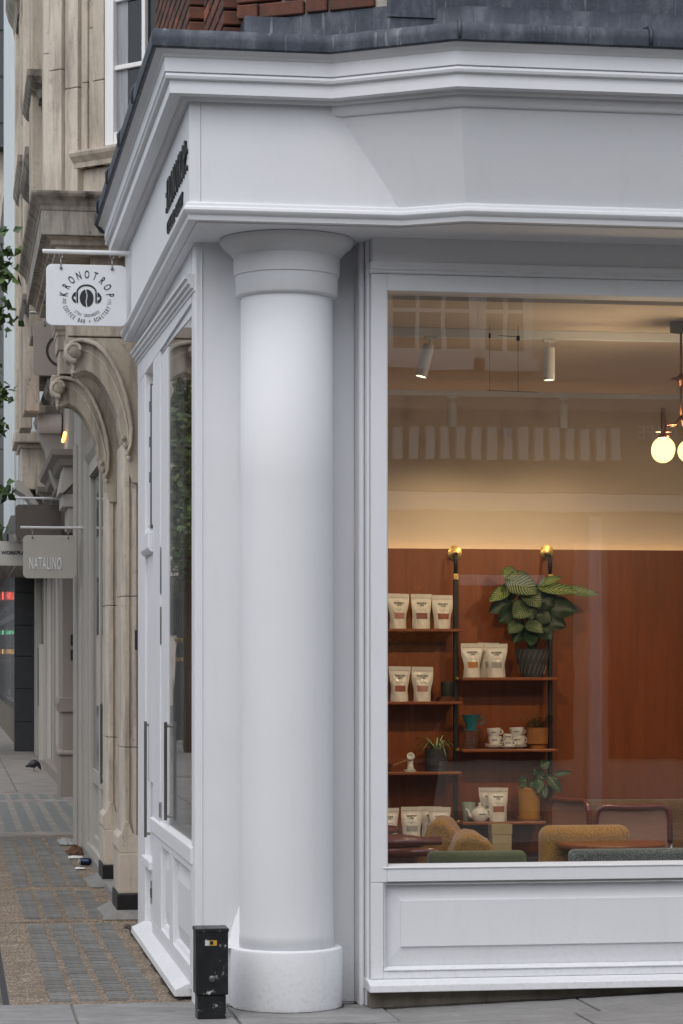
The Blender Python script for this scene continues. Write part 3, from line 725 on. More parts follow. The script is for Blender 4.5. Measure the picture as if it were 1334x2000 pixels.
_calathea('calathea_young_leaf', (0.035, 0.085, 0.018), (0.30, 0.36, 0.10), (0.24, 0.30, 0.08), 9)
_calathea('maranta_leaf', (0.014, 0.05, 0.022), (0.05, 0.12, 0.05), (0.52, 0.56, 0.14), 6)
def _spider():
    t = NT('spider_leaf'); sx = t.n('ShaderNodeSeparateXYZ'); t.l(t.co.outputs['UV'], sx.inputs[0])
    av = t.math('ABSOLUTE', t.math('SUBTRACT', sx.outputs[1], .5))
    t.color(t.mix(t.ramp(av, [(0.20, 1.0), (0.28, 0.0)]), (0.07, 0.17, 0.03), (0.62, 0.64, 0.42))); t.rough(.45)
_spider()

# ---- hanging wall shelf: brass discs, black uprights, wooden shelves
shelf = thing('wall_shelf', (3.3, 15.0, .012), 'ladder style wall shelf with black uprights, brass wall discs and brown boards', 'shelf')
for (x, dx, dz) in ((3.027, 3.043, 2.257), (3.617, 3.620, 2.267), (2.43, 2.44, 2.26)):
    m = MB(); m.box(x - .013, x + .013, 14.985, 15.015, .012, 2.09); up = m.build('upright', 'black_paint', shelf, bevel=.003)
    m = MB(); m.box(x - .0145, x + .0145, 14.983, 15.017, 2.09, 2.125); m.build('brass_collar', 'brass', up)
    m = MB(); m.tube([(x, 15.0, 2.12), (x, 15.0, 2.20), (x - .002, 15.01, 2.235), (dx, 15.06, 2.247), (dx, 15.10, 2.25)], .012, 10); m.build('bent_rod', 'black_paint', up, smooth='all')
    m = MB(); m.lathe([(0, 0), (.043, 0), (.044, .004), (.044, .010), (.012, .016), (0, .016)], (0, 0, 0), 32); m.xf(Matrix.Translation((dx, 15.112, dz)) @ Matrix.Rotation(R(90), 4, 'X'))
    m.build('wall_disc', 'brass', up, smooth=True)
SH = dict(L1=(2.44, 3.042, 1.788), L2=(2.44, 3.040, 1.349), L3=(2.44, 3.040, .925), L4=(2.44, 3.04, .505), R1=(3.040, 3.632, 1.494), R2=(3.040, 3.632, 1.060), R3=(3.042, 3.56, .620))
for k, (x0, x1, z) in SH.items():
    m = MB(); m.box(x0, x1, 14.86, 15.085, z - .018, z); m.build('shelf_board', 'shelf_wood', shelf, bevel=.004)
    if k[0] == 'R':
        m = MB(); m.box(x0 - .02, x0 - .0005, 14.95, 14.975, z - .014, z + .002); m.build('brass_peg', 'brass', shelf, bevel=.002)

# ---- coffee pouches
BS = [0.0]
def bag_front(u, z, H=.206):                             # u in -1..1, z in 0..H  -> x, y of the front skin
    t = z / H; w = .054 + .012 * min(1, t * 1.1) - .006 * math.exp(-((t - .35) / .2) ** 2)
    d = .034 * max(0.0, 1 - (t / .83) ** 2.6) if t < .83 else 0.0
    d = d * (1 - abs(u) ** 3.2) + .0018
    d += (.0016 * math.sin(u * 7 + t * 13 + BS[0]) + .0012 * math.sin(u * 15 - t * 9 + BS[0] * 2.3)) * (1 if t < .8 else .3)
    w += .0025 * math.sin(t * 6 + BS[0])
    return u * w, -d
def make_bag(label_mat, tag_label, loc, rotz=0.0, txt=True):
    H = .206
    BS[0] = random.uniform(0, 6); rotz += random.uniform(-.10, .10)
    root = thing('coffee_bag', loc, tag_label, 'bag', 'white coffee bags', rotz); root.rotation_euler.y = random.uniform(-.022, .022); sc_ = random.uniform(.97, 1.03); root.scale = (1, 1, sc_)
    m = MB(); n, k = 14, 22
    m.grid(lambda a, b: (lambda xy: (xy[0], xy[1], b * H))(bag_front(a * 2 - 1, b * H)), n, k)
    m.grid(lambda a, b: (lambda xy: (xy[0], -xy[1] * .9, b * H))(bag_front(a * 2 - 1, b * H)), n, k)
    m.build('pouch', 'bag_foil', root, smooth='all', local=True)
    m = MB(); m.grid(lambda a, b: (lambda xy: (xy[0], xy[1] - .0012, (b * .036 + .058)))(bag_front((a * 2 - 1) * .62, b * .036 + .058)), 8, 3); m.build('colour_label', label_mat, root, smooth='all', local=True)
    def onbag(zc): return lambda a, b, c: (lambda xy: (xy[0], xy[1] - .0016, zc + b))(bag_front(max(-1, min(1, a / .06)), zc + b))
    m = MB(); put_text(m, 'KRONOTROP', onbag(.146), .0150, xs=.62, offset=.0006); put_text(m, 'COFFEE', onbag(.134), .0125, xs=.62, offset=.0004); m.build('print', 'print_ink', root, local=True)
    m = MB()                                             # little route drawing
    pts = [(-.026, .112), (-.018, .118), (-.008, .114), (-.012, .104), (-.002, .108), (.006, .116), (.016, .110), (.024, .112), (.028, .103)]
    for a, b in zip(pts[:-1], pts[1:]):
        A = onbag(0)(a[0], a[1], 0); B = onbag(0)(b[0], b[1], 0); m.tube([A, B], .0012, 4)
    m.build('print', 'pale_ink', root, local=True)
    m = MB(); m.box(-.062, .062, -.0026, .0026, .181, .1835); m.build('seal_crease', 'pale_ink', root, local=True)
    return root
bag_seq = [('label_pink', (2.657, 14.93, 1.788), .12, 'white coffee bag with faded pink label, leftmost on the topmost left shelf'),
           ('label_plum', (2.800, 14.935, 1.788), 0, 'white coffee bag with plum label, middle of three on the topmost left shelf'),
           ('label_rust', (2.932, 14.94, 1.788), .05, 'white coffee bag with rust label beside the upright on the topmost left shelf'),
           ('label_rust', (2.667, 14.94, 1.349), .0, 'white coffee bag with rust label on the shelf above the spider plant'),
           ('label_pink', (2.808, 14.94, 1.349), -.08, 'white coffee bag with pink label next to the dark glass candle'),
           ('label_orange', (3.116, 14.94, 1.494), .0, 'white coffee bag with orange label left of the black swirled pot'),
           ('label_grey', (3.266, 14.93, 1.494), -.05, 'white coffee bag with grey print standing beside the black swirled pot'),
           ('label_rust', (3.274, 14.925, .620), .0, 'white coffee bag with rust label between the teapot and mustard pot'),
           ('label_grey', (2.600, 14.93, .505), .06, 'white coffee bag cut off by the window frame on the lowest left shelf'),
           ('label_grey', (2.741, 14.93, .505), -.04, 'white coffee bag with grey print in the middle of the lowest left shelf'),
           ('label_rust', (2.912, 14.905, .505), .0, 'white coffee bag with rust label just behind the mustard chair backs')]
for lm, loc, rz, lab in bag_seq: make_bag(lm, lab, loc, rz)
make_bag('label_grey', 'white coffee bag mostly hidden behind the grey print bag by the swirled pot', (3.236, 15.02, 1.494), .1)
make_bag('label_grey', 'white coffee bag half hidden behind the one next to the teapot', (3.240, 15.01, .620), -.06)
make_bag('label_grey', 'white coffee bag half hidden behind the rust label bag on the lowest shelf', (2.868, 14.99, .505), .05)

# ---- leaves
def leaf(par, mat, base, tip, width, cup=.12, droop=.15, up=(0, -1, .35), round_=1.0, nu=10, nv=6, name='leaf'):
    b, t = Vector(base), Vector(tip); L = (t - b).length; d = (t - b).normalized()
    s_ = d.cross(Vector(up)); s_ = s_.normalized() if s_.length > 1e-4 else d.orthogonal().normalized(); nrm = s_.cross(d).normalized()
    m_ = MB(); uv = []
    ph = random.uniform(0, 6)
    def fn(u, v):
        w = width * (math.sin(math.pi * min(1, u ** .82 * 1.0)) ** .62) * (1 - .25 * (u - .4) * round_)
        if u in (0, 1): w = .001
        k = (v - .5)
        return b + d * (u * L) + s_ * (k * w) + nrm * (cup * width * (abs(k) * 2) ** 1.6 - droop * L * (u - .45) ** 2 * 1.6 + .02 * width * math.sin(u * 11 + k * 5 + ph))
    m_.grid(fn, nu, nv); o = m_.build(name, mat, par, smooth='all')
    ul = o.data.uv_layers.new(name='UVMap')
    for poly in o.data.polygons:
        for li in poly.loop_indices:
            vi = o.data.loops[li].vertex_index; i, j = divmod(vi, nv + 1); ul.data[li].uv = (i / nu, j / nv)
    return o
def stem(par, pts, r=.003, mat='stem_green'):
    m_ = MB(); m_.tube(pts, r, 6); return m_.build('stem', mat, par, smooth='all')

pc = Vector((3.495, 14.965, 1.494))
cal = thing('calathea_plant', pc, 'large striped calathea in a black swirled pot on the right shelf', 'plant')
m = MB(); m.lathe([(.0, .0), (.062, .0), (.074, .03), (.092, .09), (.100, .150), (.101, .172), (.095, .174), (.088, .150), (.0, .140)], tuple(pc), 40); pot = m.build('pot', 'charcoal_clay', cal, smooth=True)
m = MB()
for i in range(18):
    a0 = i * 2 * math.pi / 18
    pts = []
    for k in range(7):
        h = .02 + k * .024; rr = .0705 + .030 * min(1, (h - .0) / .15) ** .8; pts.append((pc.x + rr * math.cos(a0 + k * .10), pc.y + rr * math.sin(a0 + k * .10), pc.z + h))
    m.tube(pts, .0011, 4)
m.build('swirl_lines', 'pale_ink', pot)
top = pc + Vector((0, 0, .15))
LV = [  # base px-space metres (x, z), tip (x, z), width, forward, young
    ((3.315, 2.095), (3.500, 2.005), .175, -.08, 0), ((3.300, 2.15), (3.40, 2.09), .085, -.03, 1), ((3.345, 2.035), (3.205, 1.955), .085, -.05, 1), ((3.43, 2.02), (3.515, 1.915), .13, -.09, 0),
    ((3.52, 2.06), (3.66, 2.105), .06, -.06, 1), ((3.51, 2.045), (3.76, 2.01), .085, -.09, 1), ((3.66, 2.03), (3.90, 2.000), .075, -.05, 1),
    ((3.455, 1.935), (3.345, 1.855), .150, -.11, 0), ((3.58, 1.93), (3.76, 1.90), .14, -.02, 2), ((3.405, 1.83), (3.315, 1.76), .10, -.10, 0), ((3.44, 1.825), (3.53, 1.765), .10, -.11, 0),
    ((3.36, 1.98), (3.22, 1.885), .10, .02, 2), ((3.41, 2.00), (3.31, 2.06), .12, .03, 2), ((3.52, 1.98), (3.62, 1.93), .13, -.01, 2), ((3.50, 1.87), (3.60, 1.83), .11, -.05, 2), ((3.47, 1.97), (3.40, 1.90), .12, .0, 2), ((3.50, 1.92), (3.47, 1.80), .12, -.02, 2), ((3.49, 2.03), (3.58, 2.00), .10, .02, 2),
    ((3.43, 1.80), (3.36, 1.70), .10, -.05, 2), ((3.52, 1.79), (3.60, 1.72), .10, -.06, 2), ((3.47, 1.78), (3.45, 1.68), .09, -.11, 2), ((3.40, 1.92), (3.27, 1.83), .12, -.02, 2), ((3.56, 1.86), (3.69, 1.80), .12, -.03, 2), ((3.53, 1.98), (3.66, 1.97), .11, .03, 2), ((3.45, 1.90), (3.38, 1.96), .12, .04, 2)]
m_simple('deep_leaf', (0.012, 0.038, 0.016), .45, var=.3)
for (bx, bz), (tx, tz), w, fy, kind in LV:
    b = (bx, 14.93 + fy * .4, bz); t_ = (tx, 14.92 + fy, tz)
    leaf(cal, ['calathea_leaf', 'calathea_young_leaf', 'deep_leaf'][kind], b, t_, w, up=(0, -1, .5 if fy < -.04 else .15))
    stem(cal, [tuple(top + Vector((random.uniform(-.03, .03), random.uniform(-.02, .02), -.02))), ((top.x + bx) / 2, 14.95, (top.z + bz) / 2 + .03), b], .0035)

sp = thing('spider_plant', (2.9, 14.95, .925), 'spiky variegated spider plant in a dark grey pot', 'plant')
m = MB(); m.lathe([(0, 0), (.064, 0), (.066, .035), (.0665, .036), (.070, .036), (.072, .135), (.066, .136), (.064, .12), (0, .118)], (2.9, 14.95, .925), 36); m.build('pot', 'charcoal_clay', sp, smooth=True)
for i in range(40):
    a = random.uniform(0, 2 * math.pi); ln = random.uniform(.09, .15); ka = random.uniform(.9, 1.7); kb2 = random.uniform(.9, 1.5)
    b = Vector((2.9 + .02 * math.cos(a), 14.95 + .02 * math.sin(a), 1.045)); m_ = MB(); pts = []
    for k in range(8):
        u = k / 7; pts.append(b + Vector((math.cos(a) * ln * .85 * u, math.sin(a) * ln * .7 * u, ln * (ka * u - kb2 * u * u) + .01)))
    sd = Vector((-math.sin(a), math.cos(a), 0)); wv = .0065
    m_.grid(lambda u, v: pts[round(u * 7)] + sd * ((v - .5) * 2 * wv * (1 - u ** 2 * .9)) + Vector((0, 0, abs(v - .5) * .004)), 7, 2); o = m_.build('leaf', 'spider_leaf', sp, smooth='all')
    ul = o.data.uv_layers.new(name='UVMap')
    for poly in o.data.polygons:
        for li in poly.loop_indices:
            i_, j_ = divmod(o.data.loops[li].vertex_index, 3); ul.data[li].uv = (i_ / 7, j_ / 2)

fe = thing('potted_fern', (3.526, 14.95, 1.060), 'small green fern in a brown glazed pot beside the stacked cups', 'plant')
m = MB(); m.lathe([(0, 0), (.048, 0), (.050, .016), (.046, .022), (.064, .030), (.067, .128), (.061, .129), (.059, .115), (0, .112)], (3.526, 14.95, 1.060), 36); m.build('pot', 'terracotta_glaze', fe, smooth=True)
for i in range(26):
    a = random.uniform(0, 2 * math.pi); ln = random.uniform(.06, .11); b = Vector((3.526 + .03 * math.cos(a), 14.95 + .03 * math.sin(a), 1.17)); m_ = MB()
    hh = random.uniform(.03, .10)
    for k in range(9):
        u = k / 8; c = b + Vector((math.cos(a) * ln * u, math.sin(a) * ln * u, hh * math.sin(u * 2.2))); sd = Vector((-math.sin(a), math.cos(a), 0))
        for sg in (-1, 1):
            w = .034 * (1 - u * .7); q = c + sd * sg * w + Vector((math.cos(a) * .01, math.sin(a) * .01, .004)); m_.add([c, c + Vector((math.cos(a) * .012, math.sin(a) * .012, .003)), q], [(0, 1, 2)])
    m_.build('frond', 'fern_green', fe)
ma = thing('prayer_plant', (3.473, 14.945, .620), 'dark veined prayer plant trailing from a mustard yellow pot with saucer', 'plant')
m = MB(); m.lathe([(0, .012), (.060, .012), (.066, .05), (.072, .185), (.075, .188), (.075, .205), (.069, .206), (.066, .19), (0, .185)], (3.473, 14.945, .620), 40); m.build('pot', 'ochre_glaze', ma, smooth=True)
m = MB(); m.lathe([(0, 0), (.062, 0), (.074, .014), (.076, .024), (.072, .024), (.062, .012), (0, .011)], (3.473, 14.945, .620), 40); m.build('saucer', 'ochre_glaze', ma, smooth=True)
for (bx, bz), (tx, tz), w, fy in [((3.52, .88), (3.505, .79), .055, -.08), ((3.50, .90), (3.50, .945), .045, -.03), ((3.54, .95), (3.60, .98), .05, .0), ((3.58, .90), (3.66, .79), .055, -.04), ((3.60, .88), (3.63, .80), .05, -.02), ((3.62, .905), (3.73, .915), .03, -.03), ((3.53, .84), (3.56, .76), .055, -.06), ((3.45, .87), (3.40, .865), .05, -.02), ((3.47, .86), (3.51, .82), .05, -.07), ((3.52, .90), (3.57, .87), .06, .0), ((3.44, .85), (3.40, .83), .05, -.04)]:
    leaf(ma, 'maranta_leaf', (bx, 14.93 + fy * .5, bz), (tx, 14.93 + fy, tz), w * 1.25, up=(0, -1, .2)); stem(ma, [(3.475, 14.945, .80), ((3.475 + bx) / 2, 14.935, bz - .01), (bx, 14.93 + fy * .5, bz)], .0022)

# ---- crockery
def mug_handle(mb, c, r, z0, z1, a=0.0, out=.022, th=.0045):
    pts = []
    for k in range(9):
        t = math.pi * k / 8; pts.append((c[0] + (r + out * math.sin(t)) * math.cos(a), c[1] + (r + out * math.sin(t)) * math.sin(a), z0 + (z1 - z0) * k / 8))
    mb.tube(pts, th, 7)
def saucer(name, loc, r, label):
    m_ = MB(); m_.lathe([(0, .0), (r * .55, .0), (r * .6, .004), (r * .98, .014), (r, .017), (r * .96, .018), (r * .6, .009), (0, .008)], loc, 36); return tag(m_.build(name, 'porcelain', None, smooth=True), label, 'saucer', 'white saucers')
def cup(loc, r, h, label, ha=-.2, tilt=0.0):
    root = thing('coffee_cup', loc, label, 'cup', 'white coffee cups')
    m_ = MB(); m_.lathe([(0, .0), (r * .62, .0), (r * .70, .004), (r * .93, h * .45), (r, h), (r * .95, h), (r * .88, h * .5), (r * .6, .008), (0, .008)], (0, 0, 0), 36); m_.build('bowl', 'porcelain', root, smooth=True, local=True)
    m_ = MB(); mug_handle(m_, (0, 0), r * .82, h * .22, h * .85, ha, .020); m_.build('handle', 'porcelain', root, smooth='all', local=True)
    m_ = MB()
    def onc(a, b, c):
        z = h * .52 + b; rr = r * (.93 + .07 * (z / h - .45) / .55) + .001; t = -math.pi / 2 - .25 + a / r; return (rr * math.cos(t), rr * math.sin(t), z)
    put_text(m_, 'KRONOTROP', onc, .0095, xs=.6, offset=.0004); m_.build('print', 'print_ink', root, local=True)
    root.rotation_euler = (0, tilt, 0); return root
sx = [(3.259, 14.95), (3.331, 14.905), (3.405, 14.95)]
saucer('saucer', (3.259, 14.955, 1.0605), .062, 'lower white saucer under the left pair of stacked cups')
saucer('saucer', (3.259, 14.955, 1.071), .060, 'upper white saucer under the left pair of stacked cups')
saucer('saucer', (3.331, 14.90, 1.0605), .055, 'white saucer under the small pair of espresso cups in front')
saucer('saucer', (3.405, 14.965, 1.0605), .062, 'lower white saucer under the right pair of stacked cups')
saucer('saucer', (3.405, 14.965, 1.071), .060, 'upper white saucer under the right pair of stacked cups')
cup((3.262, 14.955, 1.081), .043, .056, 'lower white cup of the left stack next to the glass carafe', -.3)
cup((3.258, 14.955, 1.130), .043, .054, 'upper white cup of the left stack next to the glass carafe', -.1, -.08)
cup((3.333, 14.90, 1.070), .031, .045, 'lower small espresso cup in front of the two stacks', -.3)
cup((3.330, 14.90, 1.108), .031, .044, 'upper small espresso cup in front of the two stacks', .1, .06)
cup((3.408, 14.965, 1.081), .046, .058, 'lower white cup of the right stack next to the brown pot', -.1)
cup((3.402, 14.965, 1.132), .046, .056, 'upper white cup of the right stack next to the brown pot', .2, -.05)
cf = thing('coffee_carafe', (3.112, 14.95, 1.060), 'clear glass coffee carafe standing on the shelf under the teal dripper', 'carafe')
m = MB(); m.lathe([(0, 0), (.045, 0), (.048, .01), (.046, .05), (.042, .085), (.046, .112), (.044, .112), (.040, .085), (.043, .05), (.044, .012), (0, .008)], (3.112, 14.95, 1.060), 36); m.build('glass_body', 'clear_glass', cf, smooth=True)
for h in (.03, .05, .07): m = MB(); m.lathe([(.0462, h), (.0472, h + .004), (.0462, h + .008)], (3.112, 14.95, 1.06), 30, cap=False); m.build('glass_ring', 'clear_glass', cf, smooth='all')
m = MB(); mug_handle(m, (3.112, 14.95), .044, 1.075, 1.165, -.2, .03, .004); m.build('handle', 'clear_glass', cf, smooth='all')
dr = thing('pour_over_dripper', (3.112, 14.95, 1.172), 'teal ceramic coffee dripper sitting on the glass carafe', 'dripper')
m = MB(); m.lathe([(.0, 0), (.055, 0), (.056, .005), (.030, .007), (.030, .02), (.056, .088), (.060, .095), (.054, .095), (.026, .022), (0, .02)], (3.112, 14.95, 1.172), 36); m.build('cone', 'teal_glaze', dr, smooth=True)
m = MB(); mug_handle(m, (3.112, 14.95), .046, 1.205, 1.258, -.1, .034, .005); m.build('handle', 'teal_glaze', dr, smooth='all')
tp = thing('teapot', (3.160, 14.92, .620), 'small round white teapot with knob lid and curved spout', 'teapot')
c = (3.160, 14.92, .620)
m = MB(); m.lathe([(0, 0), (.036, 0), (.045, .012), (.055, .035), (.054, .055), (.042, .072), (.028, .080), (.026, .083), (0, .086)], c, 36); m.build('body', 'porcelain', tp, smooth=True)
m = MB(); m.lathe([(.027, .083), (.020, .090), (.006, .094), (.005, .098), (.010, .104), (.008, .112), (0, .114)], c, 24); m.build('lid', 'porcelain', tp, smooth='all')
m = MB(); m.tube([(c[0] - .045, c[1], .645), (c[0] - .065, c[1], .66), (c[0] - .072, c[1], .685), (c[0] - .086, c[1], .697)], [.013, .010, .007, .006], 10); m.build('spout', 'porcelain', tp, smooth='all')
m = MB(); mug_handle(m, c, .045, .640, .694, 0, .036, .0055); m.build('handle', 'porcelain', tp, smooth='all')
m = MB(); put_text(m, 'KRONOTROP', lambda a, b, cc: (c[0] + a + .006, c[1] - math.sqrt(max(0, .0555 ** 2 - (a + .006) ** 2)) - .001, .662 + b), .011, xs=.6, offset=.0005); m.build('print', 'print_ink', tp)
m = MB(); m.lathe([(0, 0), (.034, 0), (.036, .004), (.041, .085), (.042, .112), (.039, .112), (.037, .09), (.032, .006), (0, .006)], (3.108, 15.0, .620), 30); tag(m.build('beaker', 'sage_glaze', None, smooth=True), 'pale sage ceramic beaker standing behind the teapot', 'beaker')
hd = thing('ceramic_scoop_stand', (2.730, 14.93, .925), 'white ceramic stand on a saucer with a thin stick poking out', 'ornament')
m = MB(); m.lathe([(0, 0), (.040, 0), (.042, .005), (.030, .008), (0, .008)], (2.73, 14.93, .925), 28); m.lathe([(0, .008), (.038, .009), (.038, .013), (0, .014)], (2.73, 14.93, .925), 28); m.build('saucer', 'porcelain', hd, smooth=True)
m = MB(); m.lathe([(.022, .014), (.019, .03), (.017, .05), (.019, .075), (.022, .085), (0, .09)], (2.735, 14.93, .925), 24); m.build('stand', 'porcelain', hd, smooth='all')
m = MB(); m.lathe([(0, -.02), (.022, -.02), (.024, 0), (.022, .02), (.014, .02), (.012, .0), (0, 0)], (0, 0, 0), 24); m.xf(Matrix.Translation((2.735, 14.915, 1.015)) @ Matrix.Rotation(R(75), 4, 'X') @ Matrix.Rotation(R(-20), 4, 'Y')); m.build('cup_head', 'porcelain', hd, smooth='all')
m = MB(); m.tube([(2.73, 14.90, 1.005), (2.62, 14.88, .965)], .002, 6); m.build('stick', 'honey_stick', hd)
m = MB(); m.lathe([(0, 0), (.014, 0), (.018, .005), (.018, .05), (.015, .05), (.015, .006), (0, .006)], (2.597, 14.92, .925), 20); tag(m.build('copper_measure', 'copper_brown', None, smooth=True), 'small copper measuring cup at the left window edge', 'cup')
m = MB(); m.lathe([(0, 0), (.034, 0), (.036, .004), (.036, .092), (.033, .094), (.031, .09), (.031, .07), (0, .068)], (2.965, 14.96, 1.376), 28); tag(m.build('dark_candle_glass', 'sideboard_black', None, smooth=True), 'dark glass candle on a copper tray beside the upright', 'candle')
m = MB(); m.box(2.905, 3.008, 14.90, 15.02, 1.350, 1.361); m.box(2.915, 3.0, 14.905, 15.015, 1.361, 1.375); tag(m.build('copper_tray', 'copper_brown', None, bevel=.003), 'flat copper brown tray and notebook under the dark candle', 'tray')
m = MB(); m.box(2.92, 3.60, 14.62, 15.08, .0125, .42); sb = m.build('sideboard', 'sideboard_black', None, bevel=.004); tag(sb, 'low black sideboard under the lowest shelf', 'sideboard')
kx = thing('kraft_box', (3.25, 14.70, .42), 'tall kraft cardboard box on the sideboard behind the chair backs', 'box')
m = MB(); m.box(3.185, 3.305, 14.68, 14.78, .4205, .555); m.build('carton', 'kraft_card', kx, bevel=.003)
m = MB(); m.box(3.182, 3.308, 14.677, 14.783, .5555, .615); m.build('lid', 'kraft_card', kx, bevel=.003)
gc = thing('greeting_card', (3.11, 14.66, .42), 'small white printed card leaning in front of the kraft box', 'card')
m = MB(); m.box(3.068, 3.150, 14.655, 14.660, .4205, .535); m.build('card_sheet', 'porcelain', gc)
m = MB(); m.tube([(3.085, 14.653, .45), (3.10, 14.653, .47), (3.115, 14.653, .465), (3.125, 14.653, .50), (3.14, 14.653, .51)], .003, 5); m.box(3.078, 3.105, 14.652, 14.6545, .512, .517); m.build('print', 'print_ink', gc)

# ---- seats and tables near the window
def rbox(mb, x0, x1, y0, y1, z0, z1): mb.box(x0, x1, y0, y1, z0, z1)
def bench(name, x0, x1, y0, y1, zt, mat, label, cat='bench'):
    r_ = thing(name, ((x0 + x1) / 2, (y0 + y1) / 2, .012), label, cat)
    m_ = MB(); m_.box(x0, x1, y0, y0 + .09, .30, zt); m_.build('backrest', mat, r_, bevel=.028, seg=4, smooth=True)
    m_ = MB(); m_.box(x0, x1, y0 + .095, y1, .30, .44); m_.build('seat', mat, r_, bevel=.03, seg=4, smooth=True)
    for (a, b) in ((x0 + .05, y0 + .05), (x1 - .05, y0 + .05), (x0 + .05, y1 - .05), (x1 - .05, y1 - .05)):
        m_ = MB(); m_.tube([(a, b, .012), (a, b, .31)], .016, 10); m_.build('leg', 'oxblood_lacquer', r_, smooth=True)
    return r_
bench('window_bench', 2.237, 2.715, 11.72, 12.12, .676, 'sage_fabric', 'sage green upholstered seat back just inside the window')
bench('window_bench', 2.925, 3.75, 11.70, 12.05, .680, 'grey_tweed', 'grey tweed upholstered seat back just inside the window at the right')
def lounge(loc, rz, w, zt, label, prof=False):
    r_ = thing('lounge_chair', loc, label, 'chair', None, rz)
    m_ = MB()
    n = 12
    if prof:                                            # back seen from the side: a fat wedge with rounded top
        poly = [(.16, .30), (.155, .42), (.12, .58), (.06, .68), (.0, zt - .02), (-.05, zt - .012), (-.10, zt - .03), (-.15, .60), (-.18, .45), (-.19, .30)]
        m_.prism([(-a, b - .012) for a, b in poly], 'Y', -w / 2, w / 2); m_.build('backrest', 'mustard_corduroy', r_, bevel=.03, seg=4, smooth=True, local=True)
        m_ = MB(); m_.box(.12, .55, -w / 2, w / 2, .28, .42)
    else:
        m_.box(-w / 2, w / 2, -.07, .07, .28, zt - .012); m_.build('backrest', 'mustard_corduroy', r_, bevel=.055, seg=5, smooth=True, local=True)
        m_ = MB(); m_.box(-w / 2 + .02, w / 2 - .02, .075, .5, .28, .42)
    m_.build('seat', 'mustard_corduroy', r_, bevel=.03, seg=3, smooth=True, local=True)
    for sx_ in (-1, 1):
        for sy_ in (0, 1):
            m_ = MB(); m_.tube([(sx_ * (w / 2 - .06), .02 + sy_ * .4, 0), (sx_ * (w / 2 - .07), .02 + sy_ * .4, .29)], .015, 8); m_.build('leg', 'oxblood_lacquer', r_, smooth=True, local=True)
    return r_
lounge((3.155, 12.35, .012), 0, .465, .757, 'mustard corduroy armchair behind the grey tweed seat back')
lounge((2.545, 12.75, .012), R(165), .42, .79, 'taller mustard corduroy chair, left of the leaning pair of backs', True)
lounge((2.612, 12.42, .012), R(172), .40, .742, 'shorter mustard corduroy chair, right of the leaning pair of backs', True)
def round_table(c, r, z, label, mat='table_wood'):
    t_ = thing('round_table', (c[0], c[1], .012), label, 'table')
    m_ = MB(); m_.lathe([(0, z - .028), (r - .012, z - .028), (r, z - .018), (r, z - .006), (r - .006, z), (0, z)], (c[0], c[1], 0), 48); m_.build('table_top', mat, t_, smooth=True)
    m_ = MB(); m_.tube([(c[0], c[1], .04), (c[0], c[1], z - .03)], .025, 12); m_.build('pedestal', 'oxblood_lacquer', t_, smooth=True)
    m_ = MB(); m_.lathe([(0, .012), (.2, .012), (.2, .025), (.03, .05), (0, .05)], (c[0], c[1], 0), 32); m_.build('foot', 'oxblood_lacquer', t_, smooth=True)
round_table((3.255, 12.60 - .40, ), .268, .678, 'thin round wooden table behind the grey tweed seat back', 'shelf_wood')
round_table((2.07, 12.62), .29, .690, 'dark red round table cut by the left window frame, nearer one')
round_table((2.13, 13.55), .29, .682, 'dark red round table cut by the left window frame, farther one')
rb = thing('lacquered_bench', (2.2, 12.1, .012), 'oxblood lacquered bench end low in the window corner', 'bench')
m = MB(); m.tube([(2.02, 11.95, .655), (2.30, 11.95, .66), (2.34, 11.95, .645), (2.36, 11.95, .60)], .022, 10); m.tube([(2.02, 12.35, .680), (2.42, 12.35, .685)], .022, 10); m.build('rail', 'oxblood_lacquer', rb, smooth='all')
m = MB(); m.box(2.0, 2.36, 11.94, 12.36, .40, .44); m.build('seat', 'oxblood_lacquer', rb, bevel=.01)
for a in (2.05, 2.2, 2.33):
    m = MB(); m.tube([(a, 11.95, .012), (a + .02, 11.95, .65)], .009, 8); m.build('spindle', 'oxblood_lacquer', rb, smooth=True)
def cane_chair(loc, rz, label):
    r_ = thing('cane_chair', loc, label, 'chair', 'oxblood cane back chairs', rz)
    w = .205
    m_ = MB(); m_.tube([(-w, 0, .60), (-w, .01, .74), (-w + .015, .012, .785), (-w + .05, .014, .80), (-.06, .018, .795), (.06, .018, .795), (w - .05, .014, .80), (w - .015, .012, .785), (w, .01, .74), (w, 0, .60), (w - .01, -.005, .45)], .016, 10); m_.build('back_frame', 'oxblood_lacquer', r_, smooth='all', local=True)
    m_ = MB(); m_.box(-w + .012, w - .012, .0, .006, .47, .783); m_.build('cane_back', 'woven_cane', r_, local=True)
    for s_ in (-1, 1):
        m_ = MB(); m_.tube([(s_ * (w + .012), -.01, .66), (s_ * (w + .012), -.012, .44), (s_ * (w + .012), -.02, .02), (s_ * (w + .012), -.45, .012), ], .011, 10); m_.build('leg', 'steel', r_, smooth='all', local=True)
    m_ = MB(); m_.box(-w, w, -.44, 0, .43, .455); m_.build('seat', 'woven_cane', r_, bevel=.01, local=True)
cane_chair((3.600, 13.05, .012), R(180), 'oxblood framed cane chair facing the banquette, back to the window')
cane_chair((3.435, 13.75, .012), R(108), 'oxblood framed cane chair turned sideways below the mustard pot')
bq = thing('banquette', (4.6, 14.85, .012), 'long mustard corduroy banquette along the panelled wall', 'sofa')
m = MB(); m.box(3.67, 5.6, 14.72, 14.88, .30, .752); m.build('backrest', 'mustard_corduroy_shaded', bq, bevel=.04, seg=4, smooth=True)
m = MB(); m.box(3.67, 5.6, 14.30, 14.715, .30, .44); m.build('seat', 'mustard_corduroy', bq, bevel=.03, seg=3, smooth=True)
m = MB(); m.box(3.70, 5.58, 14.34, 14.86, .0125, .2995); m.build('base', 'sideboard_black', bq)

